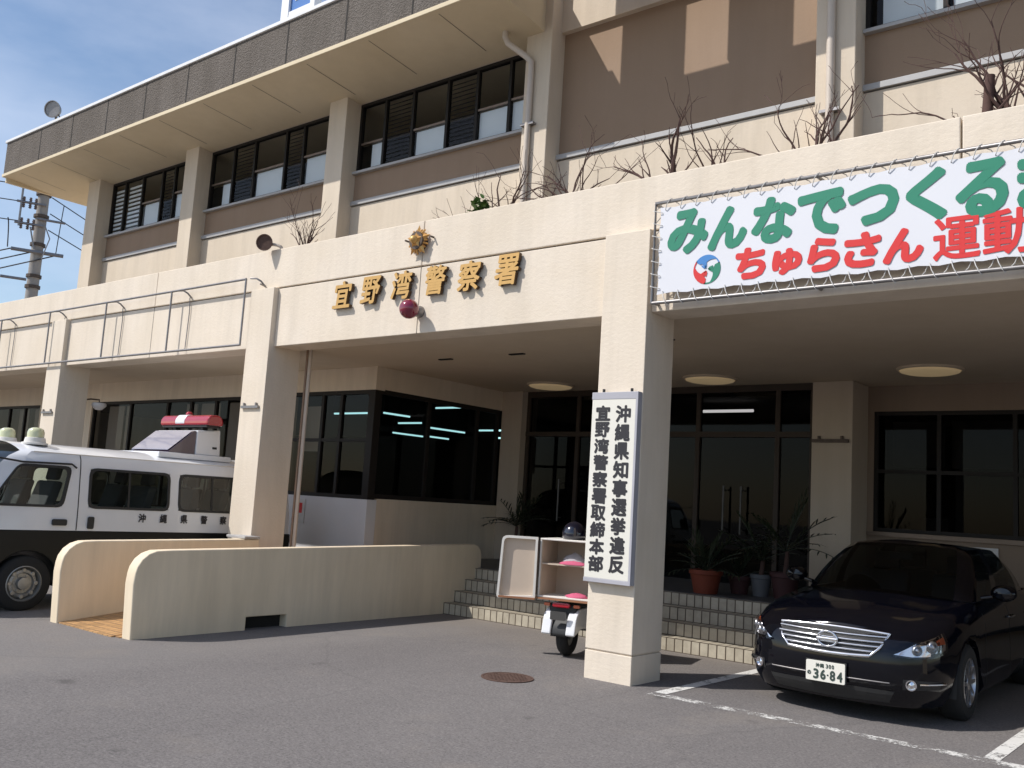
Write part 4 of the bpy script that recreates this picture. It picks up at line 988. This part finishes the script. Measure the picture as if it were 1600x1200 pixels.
for s in (1, -1):
    lo = [(.53, .572), (.68, .562), (.90, .575), (1.04, .62)]; hi = [(.56, .584), (.72, .668), (.93, .712), (1.06, .745)]
    b = MB(); b.grid(patch(lo, hi, 12, 4, .004, s)); h = b.build('headlight', 'chrome', K)
    b = MB()
    for a, z, r in ((.72, .615, .040), (.87, .645, .048)):
        c = Vector(face(a, z, .0, s)); c2 = Vector(face(a, z, .02, s)); d = (c2 - c).normalized(); q = Vector((0, 0, 1)).rotation_difference(d).to_matrix().to_4x4(); q.translation = c2
        k = MB(); k.lathe([(r, -.02), (r, .0), (r * .86, .004), (r * .7, -.006), (r * .5, .002), (0, .012)], n=20); k.xform(q); b.add(k.v, k.f)
    b.build('reflector', 'alloy', h, smooth=60)
    b = MB(); b.grid(patch([(.95, .665), (1.02, .668)], [(.955, .703), (1.035, .722)], 3, 2, .018, s)); b.build('turn_signal', 'amber', h)
    b = MB(); b.grid(patch([(a - .01, z - .012) for a, z in lo], [(a + .01, z + .012) for a, z in hi], 14, 6, .026, s)); b.build('headlight_lens', 'lens', h, smooth=60)
    b = MB(); b.grid(patch([(.60, .30), (.95, .31)], [(.60, .385), (.95, .375)], 8, 3, .004, s)); fo = b.build('fog_recess', 'plastic', K)
    c = Vector(face(.665, .342, .012, s)); q = Vector((0, 0, 1)).rotation_difference(Vector((s * .35, -1, 0)).normalized()).to_matrix().to_4x4(); q.translation = c
    b = MB(); b.lathe([(.042, -.02), (.042, .008), (.034, .008), (.03, -.004), (0, .004)], n=18); b.xform(q); b.build('fog_lamp', 'chrome', fo, smooth=50)
    b = MB(); b.tube([face(a, .352 + .01 * (a - .7), .014, s) for a in (.73, .80, .87, .94, 1.0)], .010, 8); b.build('trim_strip', 'chrome', fo, smooth=60)
b = MB()
for s in (1, -1): b.grid(patch([(0, .165), (.50, .18)], [(0, .285), (.54, .28)], 10, 3, .004, s))
b.build('lower_intake', 'plastic', K)
b = bar(.345, .50, .006, .0); b.build('trim_strip', 'steel', K, smooth=60)
# number plate
pc = Vector(face(0, .365, .03)); PT = MB(); PT.prism(rrect(pc.x - .165, pc.x + .165, pc.z - .0825, pc.z + .0825, .012), 'y', pc.y - .006, pc.y + .006)
pl = PT.build('number_plate', 'boardwhite', K, bevel=.002)
b = MB(); b.box(pc.x - .172, pc.x + .172, pc.y + .0065, pc.y + .02, pc.z - .09, pc.z + .09); b.build('plate_holder', 'plastic', pl)
b = MB(); yy = pc.y - .0075
for ch, x, z, w, h in (('沖', -.066, .047, .033, .034), ('縄', -.028, .047, .035, .034), ('3', .014, .047, .02, .034), ('0', .039, .047, .02, .034), ('0', .064, .047, .02, .034)): put_char(b, ch, pc.x + x, yy, pc.z + z, w, h, .0015)
put_char(b, 'の', pc.x - .136, yy, pc.z - .02, .033, .034, .002)
for ch, x in (('3', -.078), ('6', -.018), ('8', .062), ('4', .122)): put_char(b, ch, pc.x + x, yy, pc.z - .024, .047, .083, .004)
b.box(pc.x + .015, pc.x + .028, yy - .001, yy, pc.z - .03, pc.z - .018); b.build('lettering', 'plateink', pl)
# side details
for s in (1, -1):
    b = MB(); k0 = Vector((CX + s * .80, CY + 1.72, .99))
    b.tube([k0, k0 + Vector((s * .09, .02, .02))], .022, 8); w0 = len(b.v)
    b.lathe([(0, -.07), (.06, -.06), (.088, -.01), (.085, .05), (0, .052)], n=18); mt = Matrix.Translation(k0 + Vector((s * .19, .02, .06))) @ Matrix.Diagonal((1.25, 1, .85, 1)) @ Matrix.Rotation(R(-90), 4, 'X')
    for i in range(w0, len(b.v)): b.v[i] = tuple(mt @ Vector(b.v[i]))
    b.build('side_mirror', 'navy', K, smooth=50)
    for y in (2.38, 3.36):
        b = MB(); b.tube([(CX + s * .895, CY + y, .80), (CX + s * .915, CY + y + .03, .80), (CX + s * .915, CY + y + .19, .80), (CX + s * .895, CY + y + .22, .80)], .012, 8); b.build('door_handle', 'chrome', K, smooth=50)
b = MB()
for y in (1.52, 2.50, 3.50):
    for s in (1, -1):
        i = min(range(NP), key=lambda q: abs(PLAN[q][1] - y)); pts = [skirt(i, r) for r in range(1, 7)]
        for a, c in zip(pts, pts[1:]):
            q = [Vector((CX + s * (a.x + .0012), CY + y - .004, a.z)), Vector((CX + s * (a.x + .0012), CY + y + .004, a.z)), Vector((CX + s * (c.x + .0012), CY + y + .004, c.z)), Vector((CX + s * (c.x + .0012), CY + y - .004, c.z))]; b.add(q, [(0, 1, 2, 3)])
b.build('door_seam', 'plastic', K)

# ================================================================ delivery scooter behind the column
SO = Vector((-.86, .92, 0)); SF = Vector((-.25, .968, 0)).normalized(); SL = Vector((SF.y, -SF.x, 0))
T = thing('scooter', 'white and black scooter with an open rear box half hidden behind the big column', 'scooter', SO)
smt = Matrix(((SL.x, SF.x, 0, SO.x), (SL.y, SF.y, 0, SO.y), (0, 0, 1, 0), (0, 0, 0, 1)))
def sb(b, name, m, parent=T, **k): b.xform(smt); return b.build(name, m, parent, **k)
def torus(b, y, z, Rr, r):
    b.lathe([(Rr + r * math.cos(2 * math.pi * k / 12), r * 1.15 * math.sin(2 * math.pi * k / 12)) for k in range(13)], (0, y, z), 'x', 32, cap=False)
for y in (0, 1.16):
    b = MB(); torus(b, y, .22, .162, .058); w = sb(b, 'wheel', 'rubber', smooth=60)
    b = MB(); b.lathe([(.125, -.03), (.125, .03)], (0, y, .22), 'x', 24); b.lathe([(.05, -.05), (.05, .05)], (0, y, .22), 'x', 16); sb(b, 'hub', 'steelrim', w, smooth=40)
b = MB(); b.grid([[(x * .072 * (1 + .25 * math.sin(R(a * .6))), -.255 * math.sin(R(a - 20)) * 1.02 - .01, .225 + .262 * math.cos(R(a - 20))) for x in (-1, -.8, -.3, .3, .8, 1)] for a in range(-10, 112, 8)]); sb(b, 'rear_fender', 'plastic', smooth=60, solid=.012)
b = MB(); b.prism(rpoly([(-.13, .36), (.14, .36), (.17, .56), (-.16, .56)], .03), 'y', -.20, .30); sb(b, 'rear_cowl', 'plastic', bevel=.02)
b = MB(); b.prism(rpoly([(-.31, .23), (-.10, .30), (.45, .28), (.72, .30), (.70, .52), (-.14, .52), (-.25, .44)], .05), 'x', -.19, -.085); b.prism(rpoly([(-.31, .23), (-.10, .30), (.45, .28), (.72, .30), (.70, .52), (-.14, .52), (-.25, .44)], .05), 'x', .085, .19); sb(b, 'side_cover', 'white', bevel=.03, seg=3)
b = MB(); b.prism(rrect(-.10, .10, .525, .575, .02), 'y', -.245, -.20); tl = sb(b, 'tail_light', 'red', bevel=.01)
for x in (-.17, .17):
    b = MB(); b.prism(rrect(x - .035, x + .035, .53, .565, .012), 'y', -.225, -.19); sb(b, 'turn_signal', 'amber', bevel=.006)
b = MB(); b.prism(rrect(-.09, .09, .40, .49, .012), 'y', -.315, -.307); sb(b, 'number_plate', 'handle')
b = MB(); b.prism(rpoly([(.25, .58), (.80, .58), (.82, .68), (.30, .70)], .04), 'x', -.14, .14); sb(b, 'seat', 'plastic', bevel=.03)
b = MB(); b.prism(rpoly([(.60, .20), (.98, .20), (1.05, .28), (.62, .28)], .02), 'x', -.16, .16); sb(b, 'floorboard', 'plastic', bevel=.01)
b = MB(); b.prism(rpoly([(-.20, .30), (.20, .30), (.22, .70), (.12, .92), (-.12, .92), (-.22, .70)], .06), 'y', 1.00, 1.05); sb(b, 'leg_shield', 'white', bevel=.02)
b = MB(); b.tube([(0, 1.16, .22), (0, 1.10, .55), (0, 1.02, .98)], .03, 8); b.tube([(-.30, .95, 1.02), (-.12, 1.02, .99), (.12, 1.02, .99), (.30, .95, 1.02)], .016, 8); sb(b, 'handlebar', 'plastic', smooth=60)
b = MB(); b.lathe([(.09, 0), (.085, .05), (0, .06)], (0, 1.04, .88), 'y', 20); sb(b, 'headlight', 'lens', smooth=50)
# rear box, open towards the back
y0, y1, xa, xb, za, zb = -.24, .26, -.28, .34, .615, 1.245
b = MB(); b.box(xa, xa + .02, y0, y1, za + .02, zb - .02); b.box(xb - .02, xb, y0, y1, za + .02, zb - .02); b.box(xa, xb, y0, y1, zb - .02, zb); b.box(xa, xb, y0, y1, za, za + .02)
bx = sb(b, 'rear_box', 'boxwhite', bevel=.006)
b = MB(); b.box(xa + .021, xb - .021, y1 - .03, y1 - .01, za + .021, zb - .021); b.box(xa + .021, xa + .026, y0 + .01, y1 - .03, za + .021, zb - .021); sb(b, 'lining', 'boxin', bx)
b = MB(); b.box(xa + .027, xb - .022, y0 + .02, y1 - .031, .965, .98); sb(b, 'shelf', 'boxin', bx)
b = MB(); b.box(xa - .02, xb, y0 - .03, y0 + .10, za - .018, za - .001); sb(b, 'sill_board', 'board', bx)
hg = Matrix.Translation((xa - .012, y0 - .004, 0)) @ Matrix.Rotation(R(14), 4, 'Z')
def door(b): b.xform(hg); return b
o_ = rpoly([(-.43, .575), (-.005, .60), (-.005, 1.25), (-.40, 1.25)], [.04, .01, .01, .06]); i_ = rpoly([(-.405, .60), (-.03, .625), (-.03, 1.225), (-.378, 1.225)], [.03, .01, .01, .05])
b = MB(); n = len(o_); v = [(x, yy, z) for yy in (-.05, .012) for x, z in o_] + [(x, yy, z) for yy in (-.05, .012) for x, z in i_]
b.add(v, [(i, (i + 1) % n, 2 * n + (i + 1) % n, 2 * n + i) for i in range(n)] + [(i, (i + 1) % n, n + (i + 1) % n, n + i) for i in range(n)] + [(2 * n + i, 2 * n + (i + 1) % n, 3 * n + (i + 1) % n, 3 * n + i) for i in range(n)] + [(n + i, n + (i + 1) % n, 3 * n + (i + 1) % n, 3 * n + i) for i in range(n)])
sb(door(b), 'box_door', 'boxwhite', bx)
b = MB(); b.prism(i_, 'y', -.006, .008); sb(door(b), 'door_lining', 'boxin', bx)
b = MB(); b.box(-.405, -.004, -.075, -.052, .585, .605); sb(door(b), 'sill_board', 'board', bx)
b = MB(); b.tube([(xa - .006, y0 - .012, .64), (xa - .006, y0 - .012, 1.22)], .009, 8); sb(b, 'hinge', 'darksteel', bx)
def cloth(name, label, cat, m, cx, cy, z, sx, sy, h, seed):
    rnd = random.Random(seed); b = MB(); rows = []
    for j in range(7):
        f = j / 6; k = math.sin(math.pi * (.5 + f / 2)) ** .6
        rows.append([(cx + sx * k * math.cos(2 * math.pi * i / 14) * (1 + .15 * rnd.uniform(-1, 1)), cy + sy * k * math.sin(2 * math.pi * i / 14), z + h * f * (1 + .2 * rnd.uniform(-1, 0))) for i in range(14)])
    b.grid(rows, closed=True); b.f.append(tuple(range(84, 98))); b.m.append(0)
    b.xform(smt); return tag(b.build(name, m, smooth=70), label, cat)
cloth('folded_towel', 'bundle of grey white cloth on the shelf of the open scooter box', 'cloth', 'greycloth', .06, -.04, .981, .15, .12, .13, 3)
cloth('pink_cloth', 'pink cloth hanging out at the front of the scooter box shelf', 'cloth', 'pinkcloth', .10, -.19, .981, .17, .045, .045, 5)
cloth('pink_bag', 'small pink bag lying on the floor of the open scooter box', 'bag', 'pinkcloth', .14, -.14, .636, .13, .08, .055, 8)
H = thing('helmet', 'dark navy helmet resting on top of the scooter box', 'helmet', smt @ Vector((.02, .0, 1.246)))
b = MB(); rows = []
for j in range(12):
    a = math.pi * (j / 11) * .64
    rows.append([(.02 + .125 * math.sin(a) * math.cos(2 * math.pi * i / 24), .0 + .150 * math.sin(a) * math.sin(2 * math.pi * i / 24), 1.305 + .135 * math.cos(a)) for i in range(24)])
b.grid(rows, closed=True); sb(b, 'shell', 'helmet', H, smooth=70, solid=.008)
b = MB(); b.lathe([(.118, .0), (.124, .012), (.118, .02)], (.02, 0, 1.248), n=24); sb(b, 'rim', 'plastic', H, smooth=40)

# ================================================================ potted plants on the landing
def blade(b, base, az, el, L, w, droop, n=5, mi=0):
    """one arching leaf"""
    p = Vector(base); d = Vector((math.cos(az) * math.cos(el), math.sin(az) * math.cos(el), math.sin(el))); s = Vector((-math.sin(az), math.cos(az), 0)); L_ = []; 
    for k in range(n + 1):
        t = k / n; ww = w * math.sin(math.pi * min(1, .12 + t * .88)) ** .7
        L_.append((p - s * ww, p + s * ww)); p = p + d * (L / n); d = (d + Vector((0, 0, -droop / n))).normalized()
    v = [q for pr in L_ for q in pr]; b.add(v, [(2 * k, 2 * k + 1, 2 * k + 3, 2 * k + 2) for k in range(n)], mi)
def pot(t, m, x, y, z, r, h):
    b = MB(); b.lathe([(0, 0), (r * .68, 0), (r * .9, h * .8), (r * .93, h * .8), (r, h * .82), (r, h), (r * .9, h), (r * .86, h * .86), (0, h * .86)], (x, y, z), n=32); b.build('pot', m, t, smooth=35)
    b = MB(); b.lathe([(r * .85, h * .885), (0, h * .9)], (x, y, z), n=24); b.build('soil', 'soil', t)
GP = 'potted plants on the porch'
rnd = random.Random(11)
def palm(label, x, y, z, r, h, mpot, n, L, seed, trunk=0):
    rnd = random.Random(seed); t = thing('potted_plant', label, 'potted plant', (x, y, z), GP); pot(t, mpot, x, y, z, r, h)
    b = MB(); zt = z + h * .88 + trunk
    if trunk:
        k = MB(); k.tube([(x, y, z + h * .8), (x + .02, y, zt)], [.035, .025], 8); k.build('stem', 'bark', t)
    for i in range(n):
        az = rnd.uniform(0, 2 * math.pi); el = rnd.uniform(.25, 1.35); l = L * rnd.uniform(.65, 1.1)
        st = [(x, y, zt)]; p = Vector((x, y, zt)); d = Vector((math.cos(az) * math.cos(el), math.sin(az) * math.cos(el), math.sin(el)))
        for k in range(7):
            p = p + d * (l / 7); d = (d + Vector((0, 0, -.10))).normalized(); st.append(tuple(p))
            if k > 0:
                for s in (-1, 1): blade(b, p, az + s * rnd.uniform(.7, 1.1), math.asin(max(-1, min(1, d.z))) + .1, .17 * (1 - abs(k - 3) / 7) * L / .5, .011, .5, 3)
        b.tube(st, .005, 4)
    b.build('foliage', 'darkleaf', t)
palm('leafy palm in an orange clay pot at the step edge beside the big column', -.45, 3.30, .627, .215, .29, 'terracotta', 26, .56, 2)
palm('plant in a dull red pot between the orange pot and the grey white pot', -.22, 3.78, .627, .15, .22, 'dullpot', 12, .40, 5)
palm('plant in a grey white flared pot in front of the glass doors', .06, 3.80, .627, .14, .27, 'whitepot', 13, .6, 7, .2)
palm('tall plant in a dull red pot nearest the sedan on the porch', .36, 3.85, .627, .19, .32, 'dullpot', 16, .7, 9, .3)
palm('dark leafy plant beside the entrance pier under the left ceiling lamp', -4.75, 4.8, .627, .15, .28, 'plastic', 26, .62, 12, .35)

# ================================================================ bare shrubs in the planter
def shrub(label, x, y, n, hgt, spread, seed, lean=0, arcs=0, tuft=0, stout=0, trunk=.02):
    rnd = random.Random(seed); t = thing('bare_shrub', label, 'shrub', (x, y, 4.74), 'bare shrubs along the roof planter'); b = MB()
    def grow(p, d, L, r, depth, curl):
        pts = [p]; rs = [r]; k = max(3, int(L / .07)); q = Vector(p); dd = Vector(d)
        for i in range(k):
            dd = (dd + Vector((rnd.uniform(-1, 1), rnd.uniform(-.7, .7), rnd.uniform(-.6, .8))) * .27 + Vector((curl * .10, 0, -abs(curl) * .03))).normalized()
            q = q + dd * (L / k); pts.append(q.copy()); rs.append(max(.0022, r * (1 - .75 * (i + 1) / k)))
            if depth > 0 and i > 0 and rnd.random() < (.46 if depth > 1 else .30):
                s = (dd + Vector((rnd.uniform(-1.1, 1.1), rnd.uniform(-.7, .7), rnd.uniform(-.2, .9)))).normalized()
                grow(q.copy(), s, L * rnd.uniform(.25, .55), max(.0024, rs[-1] * .62), depth - 1, rnd.uniform(-1, 1))
        b.tube(pts, rs, 5)
    for i in range(n):
        a = rnd.uniform(-1, 1)
        d = Vector((a * spread + lean, rnd.uniform(-.45, .25), 1)).normalized()
        grow(Vector((x + rnd.uniform(-.07, .07), y + rnd.uniform(-.04, .04), 4.72)), d, hgt * rnd.uniform(.6, 1.05), trunk * rnd.uniform(.55, 1), 2, rnd.uniform(-.6, .6))
    for i in range(arcs):
        s = 1 if i % 2 else -1
        grow(Vector((x, y, 4.74)), Vector((s * rnd.uniform(.5, .95), -.1, 1)).normalized(), hgt * rnd.uniform(1.0, 1.45), trunk * .55, 1, s * rnd.uniform(1.0, 1.9))
    if stout:
        b.tube([(x + .02, y, 4.72), (x + .03, y, 4.95), (x + .06, y - .02, 4.72 + stout)], [.05, .045, .04], 8)
    b.build('stems', 'bark', t, smooth=70)
    if tuft:
        b = MB()
        for i in range(90):
            az, r = rnd.uniform(0, 6.28), rnd.uniform(0, .15); blade(b, (x - .12 + r * math.cos(az), y - .16 + r * .6 * math.sin(az), 4.80 + rnd.uniform(0, .28)), rnd.uniform(0, 6.28), rnd.uniform(-.2, 1.2), .10, .028, .8, 3)
        b.build('leaf_tuft', 'leaf', t)
shrub('small dense bare shrub beside the rusty spotlight', -5.38, .42, 9, .82, .25, 21, .03)
shrub('bare shrub with a green leaf tuft at its foot', -1.82, .40, 5, .85, .6, 33, arcs=4, tuft=1)
shrub('wide tangled reddish shrub in front of the corner drain pipe', -.72, .42, 9, .85, .9, 45, arcs=5)
shrub('forked bare shrub with a thick stem in front of the brown panel', .52, .42, 3, 1.0, .8, 57, -.25, trunk=.034)
shrub('thin airy bare shrub right of the forked one under the brown panel', .98, .42, 4, .9, .45, 61, .1)
shrub('bare shrub with one tall upright shoot left of the right drain pipe', 1.98, .42, 5, .95, .65, 77, 0, arcs=1, trunk=.026)
shrub('bare shrub with a thick sawn off stump above the banner', 3.40, .42, 2, .8, .7, 83, -.2, arcs=2, stout=.62)
shrub('dark bushy shrub at the right end above the banner', 3.70, .45, 6, 1.15, .3, 97, .0, trunk=.03)

# ================================================================ utility pole and its lines
P0 = Vector((-26.05, 5.66, 0)); AX = Vector((.39, .92, 0)).normalized(); AV = Vector((-.92, .39, 0)).normalized()
U = thing('utility_pole', 'grey concrete utility pole with crossarms and insulators left of the station', 'utility pole', P0)
b = MB(); b.tube([P0, P0 + Vector((0, 0, 11.5))], [.22, .165], 16); b.build('pole', 'concrete', U, smooth=60)
def arm(z, a, c, r=.045, dz=0, name='crossarm'):
    b = MB(); b.tube([P0 + AX * a - AV * .2 + Vector((0, 0, z + dz)), P0 + AX * c - AV * .2 + Vector((0, 0, z - dz))], r, 6); return b.build(name, 'steel', U)
arm(8.72, -.75, .78, .065); arm(9.82, -.1, .72, .045); arm(7.78, -.95, -.2, .05); arm(10.95, -.75, .1); arm(10.3, -.75, .1); arm(9.6, -.75, .1)
b = MB(); b.tube([P0 + AX * -.62 - AV * .2 + Vector((0, 0, 9.5)), P0 + AX * -.62 - AV * .2 + Vector((0, 0, 11.0))], .035, 6); b.build('rack_bar', 'steel', U)
for z in (10.95, 10.3, 9.6):
    for a in (-.55, -.36, -.2):
        for dz in (.10, -.10):
            b = MB(); c = P0 + AX * a - AV * .2; b.lathe([(.02, -.09), (.055, -.06), (.03, -.03), (.055, 0), (.03, .03), (.045, .06), (.015, .08)], (c.x, c.y, z + dz), n=10); b.build('insulator', 'insul', U, smooth=50)
for z in (10.7, 9.95, 9.0, 7.95, 7.6):
    b = MB(); b.lathe([(.235, -.05), (.235, .05)], (P0.x, P0.y, z), n=14); b.build('band', 'darksteel', U)
b = MB(); b.tube([P0 - AV * .26 + AX * .1 + Vector((0, 0, 9.7)), P0 - AV * .3 + AX * .32 + Vector((0, 0, 9.2)), P0 - AV * .3 + AX * .15 + Vector((0, 0, 8.5))], .02, 6); b.tube([P0 - AV * .26 - AX * .28 + Vector((0, 0, 9.5)), P0 - AV * .26 - AX * .1 + Vector((0, 0, 8.8))], .025, 6); b.build('brace', 'steel', U)
def line(a, c, sag, label, r=.018, group='power lines on the utility pole', n=16):
    a, c = Vector(a), Vector(c); pts = [a.lerp(c, i / n) - Vector((0, 0, sag * 4 * (i / n) * (1 - i / n))) for i in range(n + 1)]
    b = MB(); b.tube(pts, r, 5); return tag(b.build('power_line', 'cable', smooth=60), label, 'power line', group)
A = lambda a, z: P0 + AX * a - AV * .2 + Vector((0, 0, z))
far = Vector((-.40, -.917, 0)) * 32
line(A(-.62, 10.85), A(-.62, 10.95) + far, .3, 'topmost of the three cables running left from the pole'); line(A(-.62, 10.3), A(-.62, 10.45) + far, .3, 'middle of the three cables running left from the pole'); line(A(-.62, 9.65), A(-.62, 9.9) + far, .3, 'lowest of the three cables running left from the pole')
back = Vector((-.54, .84, 0)) * 30
for z, w in ((10.65, 'topmost'), (10.1, 'middle'), (9.55, 'lowest')): line(P0 + AX * .25 + Vector((0, 0, z)), P0 + AX * .3 + Vector((0, 0, z)) + back, .5, w + ' of the three cables running back right of the pole')
front = Vector((.10, -.995, 0)) * 34
for a, w in ((-.75, 'left'), (-.1, 'middle'), (.6, 'right')): line(A(a, 8.72), A(a, 8.72) + Vector((-.75, -1.7, -.75)) * 14, .25, 'sloping cable from the ' + w + ' part of the wide crossarm', .022)
line(A(-.95, 9.7), A(-.85, 8.75), -.25, 'short looping jumper cable left of the pole', .02, n=8); line(A(.62, 10.4), A(.55, 8.75), -.10, 'thin vertical jumper cable right of the pole', .015, n=8)
